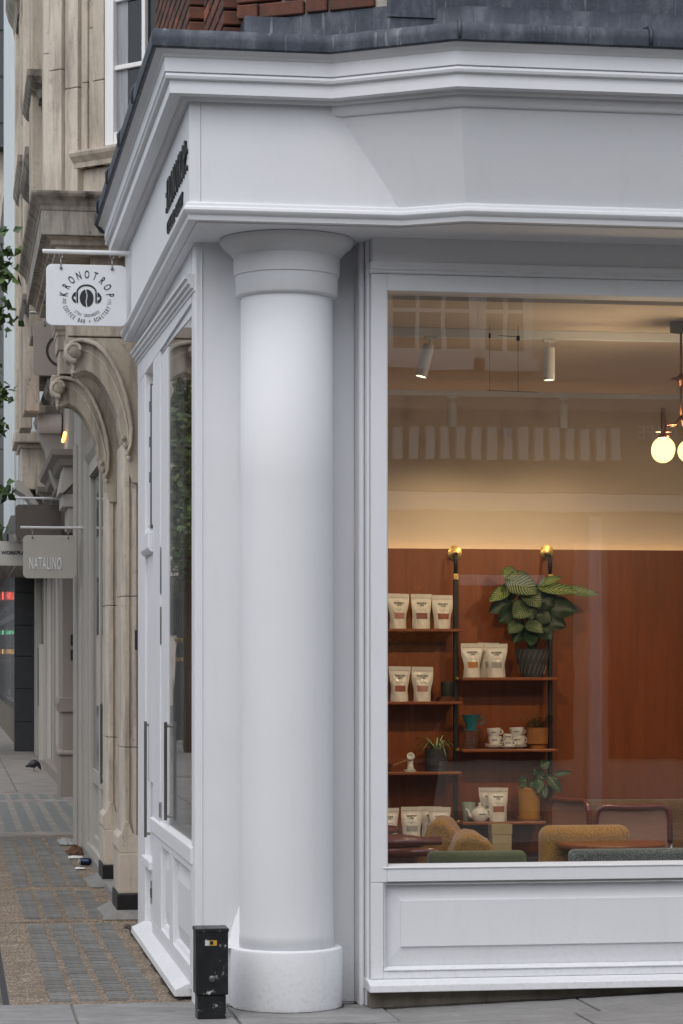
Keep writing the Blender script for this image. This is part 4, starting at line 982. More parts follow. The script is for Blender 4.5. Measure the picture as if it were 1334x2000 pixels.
# ---- ceiling lights
tr1 = thing('light_track', (3.4, 12.4, 3.24), 'pale ceiling track rail nearest the window', 'track rail')
m = MB(); m.box(2.0, 5.6, 12.385, 12.42, 3.215, 3.259); m.build('rail', 'white_metal', tr1, bevel=.003)
def track_head(loc, tilt, label, L=.165, lit=True):
    r_ = thing('track_spotlight', loc, label, 'spotlight', 'white cylinder track spotlights')
    mt = Matrix.Rotation(tilt, 4, 'Y')
    m_ = MB(); m_.box(-.03, .03, -.016, .016, -.012, .0); m_.tube([(0, 0, -.012), (0, 0, -.045)], .008, 8); m_.build('adapter', 'white_metal', r_, local=True)
    m_ = MB(); m_.lathe([(0, -.04), (.028, -.04), (.029, -.043), (.029, -.04 - L), (.026, -.04 - L), (.026, -.05 - L + .02), (0, -.05 - L + .02)], (0, 0, 0), 28); m_.xf(mt); m_.build('housing', 'white_metal', r_, smooth=True, local=True)
    if not lit: return
    m_ = MB(); m_.lathe([(0, -.036 - L), (.025, -.036 - L)], (0, 0, 0), 24, cap=False); m_.xf(mt); m_.build('lamp_face', 'spot_face_glow', r_, local=True)
track_head((2.985, 12.4, 3.214), 0, 'straight white track spotlight hanging nearest the pendant lamp')
track_head((2.375, 12.4, 3.214), R(14), 'tilted white track spotlight in the upper left of the window')
tr2 = thing('light_track', (3.4, 14.60, 3.18), 'thin ceiling track rail near the back wall', 'track rail')
m = MB(); m.box(2.1, 5.6, 14.585, 14.615, 3.165, 3.1945); m.build('rail', 'white_metal', tr2, bevel=.003)
for xx in (2.3, 3.3, 4.3): m = MB(); m.tube([(xx, 14.6, 3.19), (xx, 14.6, 3.262)], .004, 6); m.build('suspension_rod', 'white_metal', tr2)
track_head((2.925, 14.60, 3.164), 0, 'left white spotlight on the back wall track', .14, False)
track_head((3.600, 14.60, 3.164), 0, 'right white spotlight on the back wall track', .14, False)
wr = thing('wire_hanger', (2.92, 12.25, 3.2), 'thin black wire frame hung from the ceiling', 'wire frame')
m = MB(); m.tube([(2.63, 12.25, 2.935), (2.89, 12.25, 2.93)], .0015, 6); m.tube([(2.645, 12.25, 2.93), (2.645, 12.25, 3.259)], .001, 6); m.tube([(2.79, 12.25, 2.93), (2.79, 12.25, 3.259)], .0014, 6); m.box(2.640, 2.650, 12.245, 12.255, 3.195, 3.22); m.box(2.782, 2.798, 12.245, 12.255, 3.185, 3.21); m.tube([(2.69, 12.25, 3.21), (2.79, 12.25, 3.205)], .0015, 6); wr_o = m.build('wire', 'black_paint', wr)
ch = thing('pendant_lamp', (3.557, 12.0, 3.26), 'brass pendant lamp with glowing round globes', 'lamp')
m = MB(); m.lathe([(0, 0), (.055, 0), (.055, -.045), (.05, -.05), (0, -.05)], (3.557, 12.0, 3.259), 28); m.build('ceiling_cup', 'dark_steel', ch, smooth=True)
m = MB(); m.tube([(3.557, 12.0, 3.21), (3.557, 12.0, 2.80)], .006, 10); m.build('rod', 'copper_brown', ch, smooth='all')
m = MB(); m.lathe([(0, .022), (.012, .02), (.02, .008), (.058, -.004), (.06, -.008), (.02, -.012), (.012, -.04), (0, -.04)], (3.557, 12.0, 2.985), 28); m.build('brass_bell', 'copper_brown', ch, smooth='all')
for i, (gx, gy) in enumerate(((3.462, 11.98), (3.600, 11.93), (3.63, 12.10), (3.50, 12.12))):
    p0 = Vector((3.557, 12.0, 2.80)); p1 = Vector((gx, gy, 2.83))
    mid = (p0 + p1) / 2
    m = MB(); m.tube([p0, (p0.x * .7 + gx * .3, p0.y * .7 + gy * .3, 2.755), (mid.x * .5 + gx * .5, mid.y * .5 + gy * .5, 2.752), (gx * .93 + p0.x * .07, gy * .93 + p0.y * .07, 2.775), (gx, gy, 2.80)], .005, 8); arm = m.build('arm', 'copper_brown', ch, smooth='all')
    m = MB(); m.lathe([(.010, .15), (.012, .15), (.012, .03), (.011, .03)], (gx, gy, 2.682), 16); m.lathe([(0, .0), (.028, .0), (.03, .008), (.014, .02), (.012, .05), (0, .05)], (gx, gy, 2.686), 20); m.lathe([(.0, .024), (.042, .024), (.042, .027), (.0, .027)], (gx, gy, 2.69), 20); m.build('socket', 'copper_brown', arm, smooth=True)
    pl_ = bpy.data.lights.new('globe_bulb', 'POINT'); pl_.energy = 9.5; pl_.color = (1, .76, .48); pl_.shadow_soft_size = .03; po_ = bpy.data.objects.new('globe_bulb', pl_); COL.objects.link(po_); po_.location = (gx, gy, 2.632)
    m = MB(); m.lathe([(max(.0, .0585 * math.sin(math.pi * k / 16)), -.0585 * math.cos(math.pi * k / 16)) for k in range(17)], (gx, gy, 2.632), 28, cap=False); m.build('globe', 'globe_glow', arm, smooth='all')
# lamps of the spotlights themselves, except the last
spot('spotlight_lamp', (2.925, 14.60, 2.97), (2.925, 14.80, 1.5), 8, 140, .5)
spot('spotlight_lamp', (3.600, 14.60, 2.97), (3.600, 14.80, 1.5), 6, 140, .5)
spot('spotlight_lamp', (2.985, 12.4, 2.99), (3.0, 12.9, 1.0), 46, 80, .7)
spot('spotlight_lamp', (2.36, 12.4, 2.99), (2.9, 14.6, 1.4), 68, 62, .8)
spot('spotlight_lamp', (4.3, 12.4, 2.99), (3.9, 15.0, 1.3), 60, 78, .8)  # added unseen lamp further along the rail, without a spotlight head

# ================================================================== THE LIMESTONE BUILDING NEXT DOOR
LS, CLS, SO = 'limestone', 'clean_limestone', 'sooty_limestone'
stone = thing('limestone_building', (1.3, 17.0, 0), 'weathered limestone building with carved scroll brackets and a canted bay window', 'building')
m = MB(); m.box(1.225, 3.0, 15.42, 23.0, -.05, 4.3); m.build('ground_floor_wall', LS, stone)
def pier(y, dx):
    p = thing  # plan profile of the clustered moulding, extruded
    x = 1.035 + dx
    m_ = MB(); m_.prism([(x + .02, y), (x + .05, y), (x + .056, y + .02), (x + .066, y + .02), (x + .072, y - .004), (x + .094, y - .004), (x + .10, y + .02), (x + .112, y + .02), (x + .118, y), (x + .21, y), (x + .21, y + .42), (x + .015, y + .42), (x - .0, y + .40), (x - .0, y + .05)], 'Z', .43, 1.056)
    prof_ = list(m_.v[:14]); pr = m_.build('pier', CLS, stone, bevel=.004)
    for (za, zb) in ((1.060, 1.995), (1.999, 2.94)):
        m_ = MB(); m_.prism([(p_[0], p_[1]) for p_ in prof_], 'Z', za, zb); m_.build('pier', CLS, stone, bevel=.004)
    m_ = MB(); m_.box(x - .02, x + .215, y - .03, y + .46, .15, .40); m_.prism([(x - .02, .40), (x + .215, .40), (x + .215, .47), (x + .07, .52), (x + .045, .60), (x + .02, .60), (x + .0, .53), (x - .025, .50), (x - .03, .44)], 'Y', y - .024, y + .44); m_.build('pier_pedestal', CLS, stone, bevel=.006)
    m_ = MB(); m_.box(x - .028, x + .215, y - .04, y + .47, -.03, .149); m_.build('black_plinth', 'black_paint', stone, bevel=.006)
    m_ = MB(); m_.add([(x - .03, y - .041, .05), (x + .215, y - .041, .05), (x - .12, y - .15, .002), (x + .215, y - .15, .002), (x - .13, y + .6, .002), (x - .03, y + .6, .05)], [(0, 1, 3, 2), (0, 2, 4, 5)]); m_.build('mortar_fillet', 'slate_block', stone)
pier(15.62, 0.0); pier(17.92, .045)
LOWC = [(1.068, 2.878), (1.062, 2.91), (1.036, 2.954), (1.03, 2.999), (1.02, 3.025), (1.014, 3.115), (0.962, 3.236), (0.93, 3.294), (0.892, 3.344), (0.853, 3.376), (0.815, 3.393), (0.783, 3.387), (0.761, 3.374), (0.738, 3.374), (0.732, 3.399), (0.725, 3.45), (0.7, 3.463), (0.687, 3.501)]
OUTC = [(0.783, 3.519), (0.828, 3.51), (0.879, 3.479), (0.93, 3.429), (0.975, 3.352), (1.014, 3.263), (1.046, 3.173), (1.068, 3.071), (1.078, 2.981), (1.075, 2.891)]
TOPC = [(0.694, 3.527), (0.706, 3.559), (0.732, 3.579), (0.777, 3.591), (0.834, 3.584), (0.885, 3.566), (0.937, 3.519), (0.988, 3.443), (1.033, 3.347), (1.068, 3.244), (1.091, 3.148), (1.105, 3.033), (1.097, 2.929), (1.078, 2.878)]
def bracket(y, dx, dz, th):
    T = lambda pts: [(a + dx, b + dz) for a, b in pts]
    m_ = MB(); m_.prism(T(LOWC + [(.690, 3.60), (1.25, 3.60), (1.25, 2.70), (1.10, 2.70), (1.075, 2.80)]), 'Y', y, y + th); br = m_.build('scroll_bracket', LS, stone, bevel=.008)
    top_ = TOPC; m_ = MB()                               # raised rib that follows the curve
    inner = [(0.72, 3.52), (.728, 3.545), (.745, 3.56), (.777, 3.567), (.828, 3.558), (.873, 3.54), (.921, 3.496), (.970, 3.424), (1.013, 3.335), (1.047, 3.237), (1.069, 3.145), (1.083, 3.033), (1.079, 2.935), (1.066, 2.90)]
    n = len(top_)
    for k in range(n - 1):
        a, b, c_, d = top_[k], top_[k + 1], inner[k + 1], inner[k]
        m_.hexa([(p[0] + dx, y - .045, p[1] + dz) for p in (a, b, c_, d)], [(p[0] + dx, y + .002, p[1] + dz) for p in (a, b, c_, d)])
    rb_ = m_.build('raised_rib', CLS, br)
    bm = bmesh.new(); bm.from_mesh(rb_.data); bmesh.ops.remove_doubles(bm, verts=bm.verts, dist=.0005); bm.to_mesh(rb_.data); bm.free()
    bv = rb_.modifiers.new('bevel', 'BEVEL'); bv.width = .010; bv.segments = 2; bv.limit_method = 'ANGLE'; bv.angle_limit = R(50)
    m_ = MB()
    m_.tube([(a[0] + dx, y + .003, a[1] + dz) for a in OUTC], [.012] + [.008] * (len(OUTC) - 2) + [.004], 8)
    m_.build('fine_rib', CLS, br, smooth='all')
    m_ = MB(); pts = []
    for k in range(30):
        a = math.pi * .55 - k * .30 + math.pi; rr = .062 - k * .0017; pts.append((.745 + dx + rr * math.cos(a), y - .02 - k * .0012, 3.508 + dz + rr * math.sin(a)))
    m2 = MB(); m2.lathe([(0, -.045), (.03, -.042), (.046, -.03), (.05, .02), (0, .02)], (0, 0, 0), 24); m2.xf(Matrix.Translation((.745 + dx, y, 3.508 + dz)) @ Matrix.Rotation(R(-90), 4, 'X'))
    m3 = MB(); m3.tube(pts[:17], [.021 - k * .0006 for k in range(17)], 10); m3.build('volute', CLS, br, smooth='all'); m2.build('volute_eye', LS, br, smooth='all')
    m_ = MB(); m_.tube([(.738 + dx, y - .01, 3.47 + dz), (.738 + dx, y - .006, 3.40 + dz)], .010, 6); m_.lathe([(0, 0), (.016, .0), (.016, .022), (0, .022)], (.738 + dx, y + .006, 3.378 + dz), 6); m_.build('pendant', CLS, br)
    m_ = MB()                                            # leaf cusps at the foot
    for (a, b) in ((1.045, 2.98), (1.052, 2.93), (1.070, 2.885), (1.078, 2.855)): m_.lathe([(0, -.02), (.018, 0), (0, .02)], (a + dx, y - .01, b + dz), 8)
    m_.build('leaf_cusp', CLS, br, smooth='all')
bracket(15.60, 0, 0, .26); bracket(17.90, .0, .03, .26)
# beams carried by the brackets
m = MB(); m.box(.705, 1.25, 15.59, 15.98, 3.605, 3.86); m.build('bracket_beam', LS, stone, bevel=.006)
m = MB(); m.box(.745, 1.25, 17.86, 18.24, 3.635, 3.80); m.box(.73, 1.25, 17.845, 18.25, 3.801, 3.90); m.sweep([(.745, 18.27), (.745, 17.86), (1.25, 17.86)], [(-.1, 3.901), (.02, 3.901), (.02, 3.93), (.035, 3.945), (.035, 3.975), (-.1, 3.975)]); m.box(.705, 1.25, 17.85, 18.25, 3.976, 4.03); m.build('bracket_beam', CLS, stone, bevel=.004)
m = MB(); m.box(.85, 1.25, 15.75, 20.9, 3.861, 4.222); m.build('lintel', LS, stone)
def ent(path, prof, mat, name): m_ = MB(); m_.sweep(path, prof); return m_.build(name, mat, stone, bevel=.004)
path_e = [(.60, 18.6), (.60, 15.62), (1.35, 15.62)]
ent(path_e, [(-.4, 4.13), (-.03, 4.13), (-.03, 4.165), (.0, 4.175), (.0, 4.20), (.03, 4.222), (-.4, 4.222)], LS, 'bed_moulding')
ent(path_e, [(-.5, 4.223), (.062, 4.223), (.062, 4.372), (-.5, 4.372)], 'stained_limestone', 'entablature_frieze')
ent(path_e, [(-.6, 4.373), (.065, 4.373), (.07, 4.40), (.09, 4.43), (.118, 4.455), (.125, 4.470), (.125, 4.486), (-.1, 4.525), (-.6, 4.54)], SO, 'entablature_cornice')
# canted bay: local frame s along the slant (away from the shop), d outwards
CA = math.sqrt(.5)
def bayp(s, d, z): return (1.377 - s * CA - d * CA, 15.80 + s * CA - d * CA, z)
def bayboard(mb, s0, s1, d0, d1, z0, z1):
    mb.hexa([bayp(s0, d0, z0), bayp(s1, d0, z0), bayp(s1, d0, z1), bayp(s0, d0, z1)], [bayp(s0, d1, z0), bayp(s1, d1, z0), bayp(s1, d1, z1), bayp(s0, d1, z1)])
m = MB(); bayboard(m, -.02, .56, -.40, -.22, 4.40, 8.5); m.build('bay_wall', LS, stone)
m = MB(); bayboard(m, -.05, .03, -.2, .0, 4.50, 8.5); m.build('quoin', CLS, stone, bevel=.005)
for (s0, s1, d) in ((.60, .70, -.012), (.70, .735, -.02), (.735, .785, -.005), (.785, .815, -.03), (.815, .93, .0), (.93, 1.045, .03), (1.045, 1.12, .0)):
    m = MB(); z0 = 4.48 if s0 > .8 else 4.80; zj = 5.25 + .5 * ((s0 * 37) % 1)
    bayboard(m, s0 + .0005, s1 - .0005, -.28, d, z0, zj - .002); m.build('bay_jamb', CLS if d >= 0 else LS, stone, bevel=.005); m = MB(); bayboard(m, s0 + .0005, s1 - .0005, -.28, d - .001, zj + .002, 8.5); m.build('bay_jamb', CLS if d >= 0 else LS, stone, bevel=.006)
m = MB(); bayboard(m, -.05, .585, -.2, -.05, 4.42, 4.80); bayboard(m, .5855, .815, -.2, -.052, 4.42, 4.799); m.build('apron_panel', CLS, stone, bevel=.004)
m = MB(); m.add([bayp(s, d, z) for s in (-.05, .84) for d, z in ((-.2, 4.80), (.005, 4.80), (.012, 4.83), (.05, 4.865), (.06, 4.885), (.06, 4.90), (-.2, 4.92))], [tuple(range(7)), tuple(range(13, 6, -1))] + [(i, i + 7, (i + 1) % 7 + 7, (i + 1) % 7) for i in range(7)]); m.build('window_sill', CLS, stone)
bwn = MB()
for a in ((.035, .075), (.525, .598)): bayboard(bwn, a[0], a[1], -.16, -.02, 4.92, 7.0)
bayboard(bwn, .075, .525, -.16, -.025, 4.92, 5.0); bayboard(bwn, .265, .295, -.155, -.03, 5.0, 7.0); bayboard(bwn, .075, .525, -.155, -.032, 5.40, 5.43); bayboard(bwn, .075, .525, -.155, -.032, 5.84, 5.87)
bwd = bwn.build('bay_window', 'upper_white_paint', stone, bevel=.004)
m = MB(); bayboard(m, .075, .265, -.075, -.06, 5.0, 7.0); bayboard(m, .295, .525, -.075, -.06, 5.0, 7.0); m.build('pane', 'dark_window_glass', bwd)
m_simple('curtain', (0.30, 0.31, 0.33), .8, var=.25, stretch=(8, 8, .3))
m = MB(); bayboard(m, .43, .522, -.0585, -.057, 5.01, 6.9); m.build('net_curtain', 'curtain', bwd)
# lane face of the upper storeys beyond the bay: strips, hoods and sooty blocks
m = MB(); m.box(.74, 3.0, 16.62, 27.2, 4.53, 10.5); m.build('upper_wall', LS, stone)
for (y0, y1, x, z0, z1, mt) in ((16.60, 17.05, .64, 4.53, 10, CLS), (17.3, 17.7, .66, 4.53, 9.9, LS), (18.4, 18.75, .655, 4.2, 9.8, CLS), (20.2, 20.8, .62, 4.2, 9.8, LS), (21.5, 21.9, .70, 4.2, 9.8, CLS), (23.6, 24.2, .66, 3.95, 9.8, CLS), (25.8, 26.4, .68, 4.0, 9.7, LS), (26.9, 27.2, .655, 3.95, 9.7, CLS)):
    m = MB(); m.box(x, .80, y0, y1, z0, z1); m.build('pilaster', mt, stone, bevel=.01)
def hood(y0, y1, x0, z0, z1, mt=SO):
    m_ = MB(); m_.sweep([(.76, y1), (.76, y0), (.95, y0)], [(-.1, z0), (.76 - x0 - .10, z0), (.76 - x0 - .08, z0 + (z1 - z0) * .3), (.76 - x0 - .03, z0 + (z1 - z0) * .5), (.76 - x0, z0 + (z1 - z0) * .75), (.76 - x0, z1), (-.1, z1 + .02)]); m_.build('hood_moulding', mt, stone)
hood(20.0, 21.2, .575, 6.05, 6.25); hood(21.8, 23.4, .61, 5.78, 6.02); hood(24.8, 26.6, .625, 6.30, 6.56); hood(26.2, 27.3, .56, 8.3, 8.75); hood(18.9, 20.2, .66, 4.66, 4.86); hood(23.2, 24.5, .63, 4.75, 4.97)
m = MB(); m.box(.60, .76, 26.0, 27.4, 8.76, 10.6); m.build('parapet', SO, stone)
m = MB()
for (y0, y1, z0, z1) in ((18.85, 20.1, 5.0, 7.4), (22.0, 23.4, 4.7, 5.75), (24.4, 25.7, 5.0, 6.3)): m.box(.733, .741, y0, y1, z0, z1)
m.build('upper_window', 'dark_window_glass', stone)
# grey painted shopfront set between the stone piers
GP, TP_ = 'grey_paint', 'taupe_paint'
sf = thing('grey_shopfront', (1.15, 20.2, 0), 'grey painted shopfront with long door handle behind the second stone pier', 'shopfront')
for (y0, y1, x, z0, z1) in ((18.35, 18.50, 1.12, .0, 3.2), (19.36, 19.46, 1.115, 0, 3.25), (20.40, 20.66, 1.10, 0, 3.3), (20.70, 21.2, 1.085, 0, 3.4)):
    m = MB(); m.box(x, 1.222, y0, y1, z0, z1); m.build('mullion', GP, sf, bevel=.006)
m = MB(); m.box(1.12, 1.222, 18.50, 20.40, .62, .74); m.box(1.125, 1.222, 18.5, 20.4, .12, .2); m.box(1.15, 1.223, 18.5, 20.4, .2, .62); m.box(1.09, 1.222, 18.36, 21.2, .0, .1199); m.build('stall_riser', GP, sf, bevel=.005)
m = MB(); m.box(1.126, 1.132, 18.5, 20.4, .74, 3.1); m.build('pane', 'dark_window_glass', sf)
m = MB(); m.box(1.09, 1.222, 18.4, 20.4, 3.1, 3.3); m.sweep([(1.09, 20.5), (1.09, 18.3)], [(-.05, 3.2), (-.0, 3.2), (.03, 3.25), (.05, 3.31), (-.05, 3.32)]); m.build('head_moulding', GP, sf)
handle(sf, 18.74, .69, 1.285, 1.12)
m = MB(); m.box(1.075, 1.222, 21.55, 22.62, -.03, 4.4); m.build('side_pilaster', GP, sf, bevel=.01)
m = MB(); m.box(1.05, 1.0745, 21.95, 22.3, .0, 3.5); m.build('pilaster_strip', GP, sf, bevel=.006)
st_ = MB(); st_.box(1.078, 1.22, 18.5, 21.4, -.02, .065); struct(st_.build('stone_step', 'kerb_granite', None, bevel=.01))
st_ = MB(); st_.box(1.055, 1.22, 16.1, 17.7, -.02, .05); struct(st_.build('stone_step', 'kerb_granite', None, bevel=.01))

# ================================================================== TAUPE SHOP BUILDING BEYOND
tb = thing('taupe_shop_building', (1.5, 30, 0), 'taupe painted shop building with sloping cornices beyond the limestone one', 'building')
m = MB(); m.box(1.55, 3.4, 22.63, 47.0, -.05, 3.3); m.build('recessed_wall', TP_, tb)
m = MB(); m.box(1.03, 3.3, 22.64, 47.2, 3.45, 10); m.build('upper_wall', GP, tb)
for (y0, y1, z) in ((22.7, 25.9, 3.40), (26.6, 31.0, 3.34), (31.6, 46, 3.3)):
    m = MB(); m.sweep([(1.03, y1), (1.03, y0), (1.4, y0)], [(-.4, z - .10), (.02, z - .10), (.03, z - .05), (.08, z - .03), (.10, z + .03), (.15, z + .06), (.16, z + .11), (-.4, z + .14)]); m.build('shop_cornice', TP_, tb)
m = MB(); m.sweep([(1.03, 46.0), (1.03, 24.4)], [(-.1, 4.2), (.03, 4.2), (.05, 4.26), (.10, 4.30), (.12, 4.36), (-.1, 4.4)]); m.build('string_course', SO, tb)
# big scrolled console
con = [(.803, 3.93), (.83, 3.965), (.90, 3.985), (1.011, 3.985), (1.02, 3.80), (1.05, 3.62), (1.06, 3.50), (1.04, 3.40), (1.00, 3.28), (.975, 3.25), (.94, 3.33), (.905, 3.45), (.875, 3.62), (.83, 3.72), (.805, 3.80)]
m = MB(); m.prism(con, 'Y', 24.0, 24.35); m.build('console', GP, tb, bevel=.012)
m = MB(); m.lathe([(0, 0), (.095, 0), (.095, .215), (0, .215)], (0, 0, 0), 28); m.xf(Matrix.Translation((.802, 23.98, 3.875)) @ Matrix.Rotation(R(90), 4, 'Y')); m.build('console_roll', 'upper_white_paint', tb, smooth=True)
m = MB(); m.box(.83, 1.03, 24.5, 25.2, 4.02, 4.10); m.box(.85, 1.03, 24.52, 25.2, 3.93, 4.019); m.build('corbel', LS, tb, bevel=.01)
m = MB(); m.box(.72, 1.03, 27.0, 27.9, 3.46, 3.95); m.box(.645, 1.03, 26.86, 28.0, 3.951, 4.07); m.box(.69, 1.03, 26.95, 27.95, 3.90, 3.9505); m.build('cream_pilaster_cap', CLS, tb, bevel=.012)
m = MB(); m.prism([(.66, 3.55), (.70, 3.56), (.80, 3.47), (.90, 3.30), (.86, 3.27), (.76, 3.40), (.66, 3.46)], 'Y', 26.98, 27.6); m.build('arch_rib', GP, tb)
m = MB(); m.prism([(1.03, 3.62), (1.16, 3.62), (1.16, 3.30), (.98, 3.12), (.94, 3.12)], 'Y', 22.66, 23.3); m.box(.97, 1.16, 22.70, 23.3, 3.0, 3.1195); m.box(1.02, 1.16, 22.72, 23.28, 2.8, 2.9995); m.build('corbel', GP, tb, bevel=.008)
# glowing passage lamp
m = MB(); m.tube([(1.012, 23.5, 3.665), (1.012, 23.05, 3.70)], .014, 8); lampm = m.build('strip_lamp', 'passage_glow', None); tag(lampm, 'small orange strip lamp glowing under the taupe cornice', 'lamp')
# doors, pilasters and the step-necked pier
m = MB(); m.box(1.30, 1.552, 30.4, 31.2, .55, 3.42); m.box(1.27, 1.552, 30.37, 31.23, 1.02, 1.2); m.prism([(1.25, 1.11), (1.27, 1.02), (1.27, 1.2)], 'Y', 30.38, 31.2); m.box(1.275, 1.552, 30.375, 31.2, -.03, .5); m.sweep([(1.29, 31.3), (1.29, 30.39), (1.552, 30.39)], [(-.05, .50), (.035, .50), (.04, .53), (.015, .56), (-.05, .56)]); m.build('pier', TP_, tb, bevel=.01)
for zz in (1.64, 1.82):
    m = MB(); m.box(1.40, 1.52, 30.33, 30.3695, zz, zz + .135); kp = m.build('keypad', 'black_paint', tb, bevel=.008)
    m = MB(); m.lathe([(0, 0), (.02, 0), (.02, .006), (0, .006)], (0, 0, 0), 12); m.xf(Matrix.Translation((1.475, 30.329, zz + .04)) @ Matrix.Rotation(R(90), 4, 'X')); m.build('button', 'steel', kp)
m = MB(); m.tube([(1.60, 40.4, .0), (1.60, 40.4, 3.3)], .11, 14); m.build('round_pilaster', GP, tb, smooth=True)
m = MB(); m.tube([(1.56, 42.6, .0), (1.56, 42.6, 1.95)], .13, 14); m.build('round_pilaster', GP, tb, smooth=True)
for (y0, y1, x, z1, mt) in ((33.5, 34.1, 1.44, 3.3, GP), (36.0, 36.6, 1.47, 3.3, GP), (37.4, 37.8, 1.49, 3.3, TP_), (38.6, 39.0, 1.52, 3.3, GP), (41.4, 42.0, 1.49, 3.3, GP), (44.6, 45.6, 1.45, 3.3, GP)):
    m = MB(); m.box(x, 1.552, y0, y1, -.02, z1); m.build('door_jamb', mt, tb, bevel=.01)
m = MB(); m.box(1.50, 1.5495, 31.3, 33.5, .45, 3.2); m.build('shop_pane', 'dark_window_glass', tb)
m = MB(); m.box(1.44, 1.553, 31.25, 36.0, -.02, .44); m.box(1.38, 1.553, 31.25, 39.0, -.021, .15); m.build('stall_riser', TP_, tb, bevel=.01)
m = MB(); m.box(1.44, 1.46, 43.4, 43.5, .9, 1.9); m.build('handle', 'dark_steel', tb)
# dark granite pier, block by block, and the ribbed glass shop
dg = thing('dark_granite_shop', (1.3, 47, 0), 'dark granite block pier with ribbed glass shopfront and coloured lights', 'shopfront')
m_simple('granite_black', (0.045, 0.047, 0.052), .5, var=.25, scale=6)
z = 0.0
for h in (.55, .62, .6, .58, .6, .6):
    m = MB(); m.box(1.135, 1.50, 47.0, 47.6, z + .004, z + h - .004); m.build('granite_block', 'granite_black', dg, bevel=.006); z += h
m = MB(); m.box(1.15, 1.5, 47.61, 48.2, -.05, 3.6); m.build('pier_core', 'dark_gap', dg)
m = MB(); m.box(1.25, 1.5, 48.2, 90, -.05, .70); m.build('stall_riser', 'plinth_stone', dg)
m = MB(); m.box(1.0, 3, 47.62, 92, 3.9, 11); m.build('upper_wall', 'granite_black', dg)
m = MB(); m.box(1.64, 1.66, 48.2, 90, .701, 3.899); m.build('back_panel', 'curtain', dg)
m = MB()
for i in range(70): m.tube([(1.27, 48.6 + i * .55, .70), (1.27, 48.6 + i * .55, 3.9)], .05, 8, False)
gm = m.build('ribbed_glass', 'clear_glass', dg, smooth='all'); stuff(gm)
for (nm, zz, c_, h) in (('red', 3.20, (1.0, .07, .03), .10), ('green', 2.36, (.1, 1.0, .45), .05), ('amber', 1.92, (1.0, .5, .05), .06)):
    m_emit('neon_' + nm, c_, 3.0 if nm == 'red' else 1.4)
    for i in range(8):
        m = MB(); m.tube([(1.285 + i * .04, 66.0, zz * 1.14 - .21 - h), (1.285 + i * .04, 66.0, zz * 1.14 - .21 + h)], .014, 8); m.build('light_tube', 'neon_' + nm, dg, smooth=True)
# pale rendered building and the far end of the street
m_simple('pale_render', (0.62, 0.68, 0.70), .6, var=.08, scale=4, stretch=(1, 1, .2))
wb = thing('pale_rendered_building', (1.0, 29, 0), 'pale blue white rendered corner strip rising behind the limestone facade', 'building')
m = MB(); m.box(.655, 1.028, 29.0, 33, 3.3, 12.5); m.build('wall', 'pale_render', wb)
m = MB(); m.box(.69, .70, 28.985, 28.9995, 3.3, 12.5); m.box(.735, .742, 28.985, 28.9995, 3.3, 12.5); m.build('drip_rib', 'pale_render', wb)
fb = thing('far_office_building', (0, 110, 0), 'cream office building with dark upper storeys closing the street', 'building')
m = MB(); m.box(-25, 12, 110, 125, -.1, 24); m.build('cream_wall', 'clean_limestone', fb)
m = MB(); m.box(-25, 12, 109, 125, 24, 45); m.build('dark_storeys', 'granite_black', fb)
m = MB()
for i in range(10): m.box(-25, 12, 108.97, 108.999, 25 + i * 2, 25.06 + i * 2)
m.build('panel_joint', 'dark_gap', fb)
m = MB()
for i in range(9):
    for j in range(5): m.box(-22 + i * 3.5, -20 + i * 3.5, 109.95, 109.99, 3 + j * 4.2, 5.6 + j * 4.2)
m.build('window_band', 'dark_window_glass', fb)
m_simple('navy_cloth', (0.012, 0.017, 0.035), .8)
bn = thing('navy_banner', (.95, 60, 4), 'dark navy hanging banner at the left picture edge', 'banner')
m = MB(); m.box(.75, 1.225, 60, 60.03, 5.42, 7.40); m.build('cloth', 'navy_cloth', bn); m = MB(); m.tube([(.70, 60.01, 7.41), (1.28, 60.01, 7.41)], .03, 8); m.build('pole', 'steel', bn)

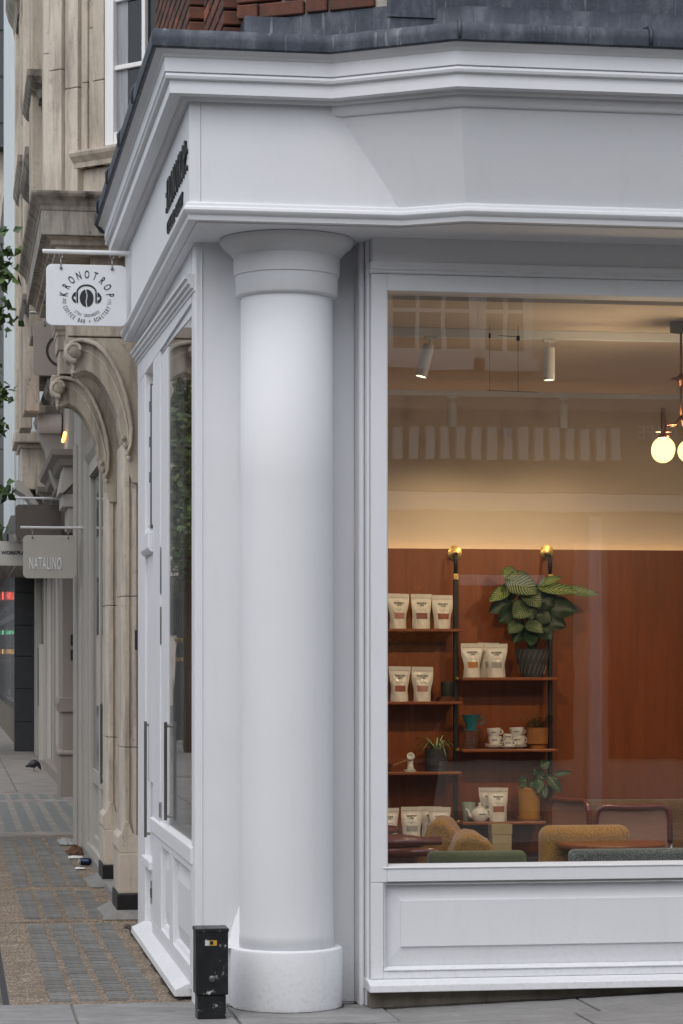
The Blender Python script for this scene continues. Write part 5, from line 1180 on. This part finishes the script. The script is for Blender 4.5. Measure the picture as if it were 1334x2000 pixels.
# ================================================================== HANGING SIGNS
m_simple('sign_white', (0.74, 0.76, 0.78), .4, var=.03); m_simple('sign_ink', (0.018, 0.018, 0.022), .5); m_simple('sign_taupe', (0.27, 0.235, 0.21), .5, var=.05)
m_simple('sign_stone', (0.46, 0.44, 0.40), .5, var=.05); m_simple('sign_brown', (0.125, 0.105, 0.095), .5, var=.05); m_simple('silver_letters', (0.80, 0.81, 0.82), .35)
def rounded(w, h, r, n=8):
    pts = []
    for (cx_, cy_, a0) in ((w - r, h - r, 0), (-w + r, h - r, 90), (-w + r, -h + r, 180), (w - r, -h + r, 270)):
        for k in range(n + 1): a = R(a0 + 90 * k / n); pts.append((cx_ + r * math.cos(a), cy_ + r * math.sin(a)))
    return pts
def hang_sign(name, x0, x1, y, z0, z1, r, mat, rod, label, hooks, rodmat='white_metal', rr=.013):
    s_ = thing(name, ((x0 + x1) / 2, y, z0), label, 'sign'); cx_, cz = (x0 + x1) / 2, (z0 + z1) / 2
    m_ = MB(); m_.prism([(cx_ + a, cz + b) for a, b in rounded((x1 - x0) / 2, (z1 - z0) / 2, r)], 'Y', y, y + .02); pl = m_.build('board', mat, s_, bevel=.002, seg=1)
    m_ = MB(); m_.tube([(rod[0], y + .01, rod[2]), (rod[1], y + .01, rod[2])], rr, 14); m_.build('rod', rodmat, s_, smooth=True)
    for hx in hooks:
        m_ = MB(); pts = [(hx + .011 * math.cos(k * math.pi / 6), y + .01, rod[2] - rr - .010 + .011 * math.sin(k * math.pi / 6)) for k in range(13)]; m_.tube(pts, .0028, 6); m_.tube([(hx, y + .01, rod[2] - rr - .018), (hx, y - .004, z1 - .01)], .0032, 6); m_.build('hook', 'steel', s_, smooth='all')
        m_ = MB(); m_.lathe([(0, 0), (.0085, 0), (.0085, .006), (0, .008)], (0, 0, 0), 14); m_.xf(Matrix.Translation((hx, y - .0005, z1 - .022)) @ Matrix.Rotation(R(90), 4, 'X')); m_.build('eyelet', 'dark_steel', s_)
    return s_, pl
ks, kpl = hang_sign('hanging_sign', .533, .997, 14.60, 3.535, 3.889, .035, 'sign_white', (.512, 1.03, 3.963), 'white rounded hanging sign with round coffee bean and headphones emblem', (.618, .914))
C0 = (.7655, 3.708); F_ = lambda a, b, c: (a, 14.5985 - c, b)
px = .157 / 53.0
txt = MB(); U = .464 / 1100.0                             # metres per crop pixel of the emblem sketch
def E(a, b): return (.533 + (a - 75) * U, 3.889 - (b - 300) * U)
ec = E(632, 755)
arc_text(txt, 'KRONOTROP', ec, 322 * U, 112 * U / .72, math.pi / 2, R(20.6), F_, xs=.56, off=.0011)
arc_text(txt, 'COFFEE BAR + ROASTERY', ec, 325 * U, 58 * U / .72, -math.pi / 2, R(6.6), F_, xs=.58, below=True, off=.0004)
arc_text(txt, 'STAY GROUNDED', ec, 245 * U, 42 * U / .72, -math.pi / 2, R(6.6), F_, xs=.62, below=True, off=.0003)
for (w, ax) in (('20', 322), ('12', 935)):
    p = E(ax, 822); put_text(txt, w, lambda a, b, c, p=p: (p[0] + a, 14.5985, p[1] + b), 55 * U / .72, xs=.68)
    q = E(ax - 30, 835); txt.box(q[0], q[0] + 60 * U, 14.5975, 14.5995, q[1], q[1] + 3 * U)
txt.build('lettering', 'sign_ink', kpl)
lg = MB()
def ell(cx_, cy_, rx, ry, n=40): return [(cx_ + rx * math.cos(2 * math.pi * k / n), cy_ + ry * math.sin(2 * math.pi * k / n)) for k in range(n)]
def flat(mb, poly, y=14.5975): mb.prism(poly, 'Y', y, y + .0026)
def half(side):                                          # half a bean with the wavy cut left open
    pts = []; cx_, cy_ = 628, 760
    cut = [(615, 640), (622, 680), (632, 720), (626, 770), (618, 810), (624, 850), (632, 880)]
    if side < 0:
        pts = [E(a - 6, b) for a, b in cut] + [E(628 + 95 * math.cos(t), 760 + 122 * math.sin(t)) for t in [math.pi * (.5 + k / 16) for k in range(1, 16)]]
    else:
        pts = [E(a + 8, b) for a, b in cut] + [E(628 + 95 * math.cos(t), 760 + 122 * math.sin(t)) for t in [math.pi * (.5 - k / 16) for k in range(1, 16)]]
    return pts
flat(lg, half(-1)); flat(lg, half(1))
def band(rx1, ry1, rx0, ry0, cx_, cy_, a0, a1, n=24):
    o_ = [E(cx_ + rx1 * math.cos(R(a0 + (a1 - a0) * k / n)), cy_ - ry1 * math.sin(R(a0 + (a1 - a0) * k / n))) for k in range(n + 1)]
    i_ = [E(cx_ + rx0 * math.cos(R(a0 + (a1 - a0) * k / n)), cy_ - ry0 * math.sin(R(a0 + (a1 - a0) * k / n))) for k in range(n + 1)]
    for k in range(n): flat(lg, [o_[k], o_[k + 1], i_[k + 1], i_[k]])
band(142, 120, 122, 95, 628, 690, 8, 172)
for sg in (-1, 1):
    X_ = lambda a: 628 + sg * a
    flat(lg, [E(X_(118), 680), E(X_(140), 680), E(X_(140), 828), E(X_(118), 828)])
    flat(lg, [E(X_(148), 676), E(X_(165), 682), E(X_(190), 710), E(X_(204), 745), E(X_(204), 775), E(X_(190), 800), E(X_(172), 822), E(X_(148), 830), E(X_(148), 790), E(X_(178), 770), E(X_(180), 748), E(X_(172), 738), E(X_(148), 742)])
lg.build('emblem', 'sign_ink', kpl)
s2, p2_ = hang_sign('hanging_sign', .613, 1.06, 19.50, 3.81, 4.222, .04, 'sign_taupe', (.586, 1.2, 4.296), 'taupe hanging sign with a thick black ring, half hidden behind the white sign', (.70, .97), 'steel')
m = MB()
for k in range(40):
    a, b = 2 * math.pi * k / 40, 2 * math.pi * (k + 1) / 40
    m.prism([(.837 + r_ * math.cos(t), 4.004 + r_ * math.sin(t)) for r_, t in ((.128, a), (.128, b), (.108, b), (.108, a))], 'Y', 19.497, 19.4995)
m.build('ring_emblem', 'sign_ink', p2_)
s3, p3_ = hang_sign('hanging_sign', .590, 1.045, 21.50, 2.315, 2.682, .04, 'sign_stone', (.568, 1.10, 2.748), 'stone coloured hanging sign lettered NATALINO', (.668, .972), 'white_metal', .011)
m = MB(); fit_text(m, 'NATALINO', lambda a, b, c: (.779 + a, 21.496 - c, 2.392 + b), .105, .272, extrude=.003, space=1.15, offset=.0015); m.build('lettering', 'silver_letters', p3_)
s4, p4_ = hang_sign('hanging_sign', .635, 1.10, 26.0, 2.885, 3.234, .04, 'sign_brown', (.60, 1.14, 3.30), 'blank dark brown hanging sign above and behind the stone coloured one', (.72, 1.0), 'white_metal', .013)
s5, p5_ = hang_sign('hanging_sign', .30, .96, 33.0, 2.887, 3.205, .02, 'sign_stone', (.3, 1.5, 3.33), 'pale grey hanging sign lettered WORKPLACE cut by the left edge', (.42, .86), 'white_metal', .013)
m = MB(); fit_text(m, 'WORKPLACE', lambda a, b, c: (.813 + a, 32.997 - c, 3.035 + b), .044, .385, extrude=.002, offset=.002); m.build('lettering', 'sign_ink', p5_)
cm = thing('security_camera', (.81, 18.3, 3.44), 'small black dome security camera under the second scroll bracket', 'camera')
m = MB(); m.lathe([(max(0, .045 * math.sin(math.pi * k / 12)), -.035 * math.cos(math.pi * k / 12)) for k in range(13)], (.815, 18.12, 3.45), 18, cap=False); m.build('dome', 'black_paint', cm, smooth='all')
m = MB(); m.tube([(.815, 18.12, 3.47), (.84, 18.1, 3.62)], .012, 8); m.build('mount', 'grey_paint', cm)

# ================================================================== BLACK PILLAR BOX ON THE PAVEMENT
def _scuff():
    t = NT('scuffed_black'); f = t.noise(17, 8, .72); g_ = t.noise(55, 4, .6)
    msk = t.math('MULTIPLY', t.ramp(f, [(0.58, 0.0), (0.64, 1.0)]), t.ramp(g_, [(0.50, 0.0), (0.55, 1.0)]))
    t.color(t.mix(msk, (0.010, 0.011, 0.012), (0.55, 0.56, 0.56))); t.rough(t.ramp(f, [(0.4, .28), (0.6, .5)])); t.bump(f, .15, .004)
_scuff()
bx = thing('service_pillar', (1.13, 11.11, 0), 'short scuffed black metal service pillar on the pavement by the column', 'bollard')
m = MB(); m.box(1.068, 1.194, 11.045, 11.165, -.02, .105); m.build('post', 'scuffed_black', bx, bevel=.004)
m = MB(); m.box(1.060, 1.203, 11.035, 11.175, .1055, .398); hb = m.build('housing', 'scuffed_black', bx, bevel=.004)
m = MB(); m.box(1.057, 1.206, 11.032, 11.178, .384, .4005); m.build('cap', 'scuffed_black', bx, bevel=.003)
m = MB(); m.lathe([(0, 0), (.014, 0), (.014, .004), (.010, .006), (.009, .004), (.005, .005), (0, .007)], (0, 0, 0), 20); m.xf(Matrix.Translation((1.131, 11.0345, .178)) @ Matrix.Rotation(R(90), 4, 'X')); m.build('lock', 'handle_steel', hb, smooth=True)
m_simple('sticker_yellow', (0.62, 0.36, 0.06), .5); m_simple('sticker_white', (0.62, 0.62, 0.6), .5)
m = MB(); m.box(1.118, 1.152, 11.0335, 11.0348, .325, .348); m.build('sticker', 'sticker_yellow', hb); m = MB(); m.box(1.100, 1.1175, 11.0335, 11.0348, .325, .348); m.build('sticker', 'sticker_white', hb)
m = MB(); m.box(1.122, 1.136, 11.0328, 11.0334, .329, .345); m.build('sticker_mark', 'black_paint', hb)

# ================================================================== PIGEON AND LITTER
m_simple('feather_dark', (0.025, 0.027, 0.032), .55, var=.4, scale=40); m_simple('pigeon_foot', (0.22, 0.06, 0.05), .6)
pg = thing('pigeon', (1.19, 37.9, 0), 'dark pigeon pecking on the pavement near the taupe doors', 'bird')
bd = [((1.075, 37.9, .075), .012), ((1.11, 37.9, .085), .022), ((1.15, 37.9, .100), .045), ((1.19, 37.9, .115), .062), ((1.225, 37.9, .118), .060), ((1.255, 37.9, .112), .044), ((1.272, 37.9, .098), .030), ((1.281, 37.9, .078), .024), ((1.288, 37.9, .060), .024), ((1.296, 37.9, .045), .017), ((1.302, 37.9, .030), .006), ((1.305, 37.9, .022), .002)]
m = MB(); m.tube([p for p, r_ in bd], [r_ for p, r_ in bd], 14); m.build('body', 'feather_dark', pg, smooth='all')
for yy in (37.875, 37.925): m = MB(); m.tube([(1.20, yy, .07), (1.205, yy, .0)], .006, 6); m.tube([(1.205, yy, .004), (1.235, yy, .003)], .005, 6); m.build('leg', 'pigeon_foot', pg)
m_simple('can_blue', (0.012, 0.02, 0.06), .3, metal=.5); m_simple('paper_white', (0.72, 0.72, 0.70), .7); m_simple('rust_leaf', (0.11, 0.042, 0.018), .85, var=.4); m_simple('film_grey', (0.36, 0.36, 0.35), .4, var=.2)
cn = thing('crushed_can', (1.04, 19.8, 0), 'blue drink can lying on its side against the stone step', 'can')
m = MB(); m.lathe([(0, -.046), (.024, -.046), (.029, -.04), (.029, .036), (.024, .044), (0, .044)], (0, 0, 0), 20); m.xf(Matrix.Translation((1.025, 19.75, .033)) @ Matrix.Rotation(R(62), 4, 'Z') @ Matrix.Rotation(R(90), 4, 'X')); m.build('can_body', 'can_blue', cn, smooth=True)
m = MB(); m.lathe([(0, 0), (.022, 0), (.022, .004), (0, .004)], (0, 0, 0), 18); m.xf(Matrix.Translation((.985, 19.727, .033)) @ Matrix.Rotation(R(-28), 4, 'Z') @ Matrix.Rotation(R(-90), 4, 'Y')); m.build('can_end', 'paper_white', cn)
def crumple(name, c_, sx_, sy_, h, mat, label, cat, seed):
    m_ = MB(); n = 12
    def fn(u, v):
        p = Vector((u * 3 + seed, v * 3, seed)); e = max(0, 1 - ((u - .5) ** 2 + (v - .5) ** 2) * 4.2)
        return (c_[0] + (u - .5) * sx_ + mnoise.noise(p * 1.7) * sx_ * .1, c_[1] + (v - .5) * sy_ + mnoise.noise(p * 1.3 + Vector((5, 2, 1))) * sy_ * .12, .006 + h * e * (.55 + .9 * abs(mnoise.noise(p * 1.6))))
    m_.grid(fn, n, n); return tag(m_.build(name, mat, None), label, cat)
crumple('leaf_litter', (1.02, 21.2), .15, .5, .06, 'rust_leaf', 'heap of rusty brown dead leaves beside the step', 'leaves', 3.1)
crumple('paper_scrap', (.985, 20.6), .12, .25, .012, 'paper_white', 'flat white paper scrap in front of the dead leaves', 'litter', 8.2)
crumple('plastic_film', (1.0, 22.4), .16, .7, .04, 'film_grey', 'crumpled grey plastic film at the foot of the grey pilaster', 'litter', 5.4)
crumple('paper_scrap', (.965, 19.45), .085, .16, .01, 'paper_white', 'small white paper scrap beside the blue can', 'litter', 2.2)
gr = MB()
for i in range(220):
    if random.random() < .5: x, y = random.uniform(.3, 1.02), random.uniform(11.5, 20)
    else: x, y = random.uniform(.95, 4), random.uniform(10.85, 11.2)
    s_ = random.uniform(.002, .007); z0 = (gz(x) if x > 1.1 else 0) + .002
    gr.add([(x, y, z0), (x + s_, y, z0), (x + s_ * .4, y + s_, z0), (x + s_ * .4, y + s_ * .4, z0 + s_ * .7)], [(0, 1, 3), (1, 2, 3), (2, 0, 3)])
stuff(gr.build('grit', 'film_grey'))

# ================================================================== STREET TREES, LAMP POST, BUILDINGS ACROSS THE STREETS
def _leafmat():
    t = NT('street_leaf'); g_ = t.n('ShaderNodeNewGeometry')
    k = t.ramp(g_.outputs['Random Per Island'], [(0.0, (0.030, 0.060, 0.018)), (0.6, (0.060, 0.115, 0.030)), (1.0, (0.13, 0.19, 0.05))])
    t.color(k); t.rough(.5)
_leafmat(); m_simple('bark', (0.085, 0.065, 0.048), .9, var=.4, scale=20, bump=.6)
def tree(name, base, label, clumps, n, leaf_s, trunk, rng):
    rnd = random.Random(rng); r_ = thing(name, base, label, 'tree', 'street trees')
    m_ = MB(); m_.tube([Vector(base) + Vector(p) for p, _ in trunk], [q for _, q in trunk], 12); tk = m_.build('trunk', 'bark', r_, smooth='all')
    top_ = Vector(base) + Vector(trunk[-1][0])
    m_ = MB()
    for (cx_, cy_, cz_, rr) in clumps:
        c_ = Vector((cx_, cy_, cz_)); mid = (top_ + c_) / 2 + Vector((0, 0, .15)); m_.tube([top_ - Vector((0, 0, rnd.uniform(0, .8))), mid, c_], [.05, .025, .008], 6)
    m_.build('limb', 'bark', r_, smooth='all')
    m_ = MB()
    for (cx_, cy_, cz_, rr) in clumps:
        for i in range(max(int(n * rr * rr), int(320 * rr))):
            d = Vector((rnd.gauss(0, 1), rnd.gauss(0, 1), rnd.gauss(0, .8))).normalized() * rr * rnd.uniform(.35, 1.05); p = Vector((cx_, cy_, cz_)) + d
            a = Vector((rnd.uniform(-1, 1), rnd.uniform(-1, 1), rnd.uniform(-.9, .2))).normalized(); b = a.orthogonal().normalized(); b = (b + a.cross(b) * rnd.uniform(-1, 1)).normalized(); L = leaf_s * rnd.uniform(.7, 1.3); w = L * .36; nn = a.cross(b)
            m_.add([p, p + a * L * .35 + b * w + nn * L * .08, p + a * L, p + a * L * .35 - b * w + nn * L * .08, p + a * L * .45], [(0, 1, 4), (1, 2, 4), (2, 3, 4), (3, 0, 4)])
    stuff(m_.build('crown', 'street_leaf', r_))
    return r_
rn = random.Random(4)
c1 = [(.33, 20.0, 4.86, .20), (.40, 19.9, 4.66, .12), (.36, 20.1, 4.38, .16), (.36, 20.0, 3.72, .12), (.33, 20.2, 3.5, .10), (.40, 20.0, 2.95, .10), (.30, 20.0, 2.70, .13)]
c1 += [(rn.uniform(-3.2, -.15), rn.uniform(20.0, 25), rn.uniform(3.2, 6.4), rn.uniform(.4, .6)) for _ in range(30)]
tree('street_tree', (-1.75, 21.5, -.02), 'leafy street tree whose twigs reach in at the left picture edge', c1, 190, .085, [((0, 0, 0), .14), ((.03, 0, 1), .115), ((.0, .05, 2.2), .10), ((.05, .1, 3.2), .08), ((.1, .1, 4.6), .05)], 11)
c2 = [(-1.9 + rn.gauss(0, 1.0), 45 + rn.gauss(0, 1.6), rn.uniform(3.4, 8.5), rn.uniform(.6, .95)) for _ in range(60)]
tree('street_tree', (-2.1, 46, -.02), 'farther dark street tree mirrored in the side window', c2, 90, .13, [((0, 0, 0), .16), ((.02, 0, 1.5), .13), ((.05, .05, 3), .11), ((.0, .1, 5), .06)], 5)
lp = thing('lamp_post', (-2.62, 54, -.13), 'black lamp post with gold bands mirrored in the side window', 'lamp post')
m = MB(); m.lathe([(0, 0), (.16, 0), (.17, .9), (.13, 1.6), (.11, 1.72), (.085, 2.3), (.06, 5.5), (0, 5.5)], (-2.62, 54, -.02), 20); m.build('post', 'black_paint', lp, smooth=True)
for zz in (1.68, 2.10): m = MB(); m.lathe([(.10, 0), (.135, .02), (.135, .08), (.10, .10)], (-2.62, 54, zz), 20, cap=False); m.build('gold_band', 'brass', lp, smooth=True)
m = MB(); m.lathe([(.0, 0), (.10, .02), (.2, .35), (.05, .5), (0, .55)], (-2.62, 54, 5.47), 12); m.build('lantern', 'black_paint', lp)
rd = MB()
for i in range(9): rd.box(-6.2, -6.05, 14 + i * 9, 18 + i * 9, -.13, -.126)
rd.box(-2.95, -2.87, 9, 110, -.13, -.1262); struct(rd.build('road_marking', 'road_paint'))
rd = MB(); rd.box(-2.82, -2.75, 9, 110, -.13, -.1258); struct(rd.build('yellow_road_line', 'yellow_road_paint'))
op = MB(); op.box(-12, -9.5, -60, 130, -.2, -.0); op.box(-9.49, 40, -4, .8, -.2, -.001); struct(op.build('far_pavement', 'concrete_screed'))

def facade(name, label, axis, pos, lo, hi, H, mat, wins, inward, seedv, trims=True):
    b_ = thing(name, ((pos, (lo + hi) / 2, 0) if axis == 'X' else ((lo + hi) / 2, pos, 0)), label, 'building')
    def bxx(mb, a0, a1, d0, d1, z0, z1):
        d0, d1 = pos + inward * d0, pos + inward * d1
        if axis == 'X': mb.box(min(d0, d1), max(d0, d1), a0, a1, z0, z1)
        else: mb.box(a0, a1, min(d0, d1), max(d0, d1), z0, z1)
    m_ = MB(); bxx(m_, lo, hi, -4, 0, -.1, H); m_.build('wall', mat, b_)
    m_ = MB(); bxx(m_, lo, hi, .0005, .35, H - .5, H); bxx(m_, lo, hi, .0005, .15, 3.25, 3.45); m_.build('string_cornice', 'upper_white_paint', b_, bevel=.02)
    for (a0, a1, z0, z1, nc, nr_) in wins:
        m_ = MB(); bxx(m_, a0, a1, .002, .02, z0, z1); pn = m_.build('window', 'dark_window_glass', b_)
        m_ = MB()
        bxx(m_, a0 - .10, a0, .0, .07, z0 - .1, z1 + .1); bxx(m_, a1, a1 + .10, .0, .07, z0 - .1, z1 + .1); bxx(m_, a0, a1, .0, .07, z1, z1 + .1); bxx(m_, a0 - .16, a1 + .16, .0005, .14, z0 - .22, z0 - .1005); bxx(m_, a0, a1, .0, .07, z0 - .1, z0)
        for k in range(1, nc): q = a0 + (a1 - a0) * k / nc; bxx(m_, q - .022, q + .022, .02, .05, z0, z1)
        for k in range(1, nr_): q = z0 + (z1 - z0) * k / nr_; bxx(m_, a0, a1, .0205, .045, q - .02, q + .02)
        m_.build('window_frame', 'upper_white_paint', pn)
    return b_, bxx
m_simple('stucco', (0.58, 0.50, 0.42), .8, var=.12, scale=2)
wl = [(4.69, 5.53, 5.0, 6.7, 3, 4), (5.72, 6.14, 5.0, 6.7, 2, 4)] + [(8.1 + i * 2.4, 9.2 + i * 2.4, 5.0, 6.9, 3, 4) for i in range(4)] + [(-9 + i * 2.4, -7.9 + i * 2.4, 5.0, 6.9, 3, 4) for i in range(5)] + [(-9 + i * 2.4, -7.9 + i * 2.4, 5.0, 6.9, 3, 4) for i in range(0)]
ob, obx = facade('stucco_building', 'cream stucco building with white sash windows, seen only mirrored in the shop window', 'Y', -4.0, -11, 18, 7.6, 'stucco', wl, 1, 1)
for i in range(15):
    m = MB(); obx(m, 4.67 + i * .172, 4.763 + i * .172, .151, .26, 3.80, 4.15); m.build('dentil', 'upper_white_paint', ob)
m = MB(); obx(m, 4.4, 9.5, .0005, .149, 3.46, 4.35); m.build('shop_fascia', 'taupe_paint', ob)
m = MB(); put_text(m, 'CAFE', lambda a, b, c: (7.62 - a, -3.847 + c, 4.05 + b), .22, xs=.9, extrude=.004); m.build('lettering', 'paper_white', ob)
m = MB()
for (a0, a1, z0, z1) in ((4.2, 6.7, .55, 2.9), (7.1, 9.6, .55, 2.9), (0.5, 3.4, .55, 2.9), (-3.5, -.4, .55, 2.9)): obx(m, a0, a1, .002, .03, z0, z1)
m.build('shop_pane', 'dark_window_glass', ob)
m = MB()
for (a0, a1, z0, z1) in ((6.86, 7.0, 0, 3.2), (5.42, 6.36, 2.45, 2.56), (4.02, 4.15, 0, 3.2), (9.65, 9.8, 0, 3.2)): obx(m, a0, a1, .0005, .12 - .02 * (a1 - a0 > 1) - .015 * (.5 < a1 - a0 < 2), z0, z1)
m.build('shopfront_post', 'upper_white_paint', ob, bevel=.01)
wl = [(y, y + 1.2, z, z + 2.0, 2, 2) for y in (12, 16, 20, 24, 28, 33, 38, 43, 48, 53, 58, 64, 70, 76, 82, 88) for z in (.8, 4.3)]
ter, tbx = facade('brick_terrace', 'brown terrace with white framed windows across the lane, mirrored in the side window', 'X', -13.0, -30, 105, 6.6, 'plinth_stone', wl, 1, 2)
sh = thing('potted_bay_shrub', (4.66, -2.6, 0), 'clipped green shrub in a tall planter across the street', 'shrub')
m = MB(); m.lathe([(0, 0), (.2, 0), (.28, .6), (.25, .62), (0, .55)], (4.66, -2.6, 0), 20); m.build('planter', 'charcoal_clay', sh, smooth=True)
m = MB(); m.tube([(4.66, -2.6, .5), (4.66, -2.6, 1.7)], .03, 8); m.build('stem', 'bark', sh)
m = MB(); rs_ = random.Random(3)
for i in range(1500):
    d = Vector((rs_.gauss(0, 1), rs_.gauss(0, 1), rs_.gauss(0, 1))).normalized() * rs_.uniform(.15, .36); p = Vector((4.66, -2.6, 1.95)) + Vector((d.x * .8, d.y * .8, d.z * 1.2)); a = Vector((rs_.uniform(-1, 1), rs_.uniform(-1, 1), rs_.uniform(-1, 1))).normalized(); b = a.orthogonal().normalized()
    m.add([p, p + a * .03 + b * .018, p + a * .07, p + a * .03 - b * .018], [(0, 1, 2), (0, 2, 3)])
stuff(m.build('foliage', 'street_leaf', sh))
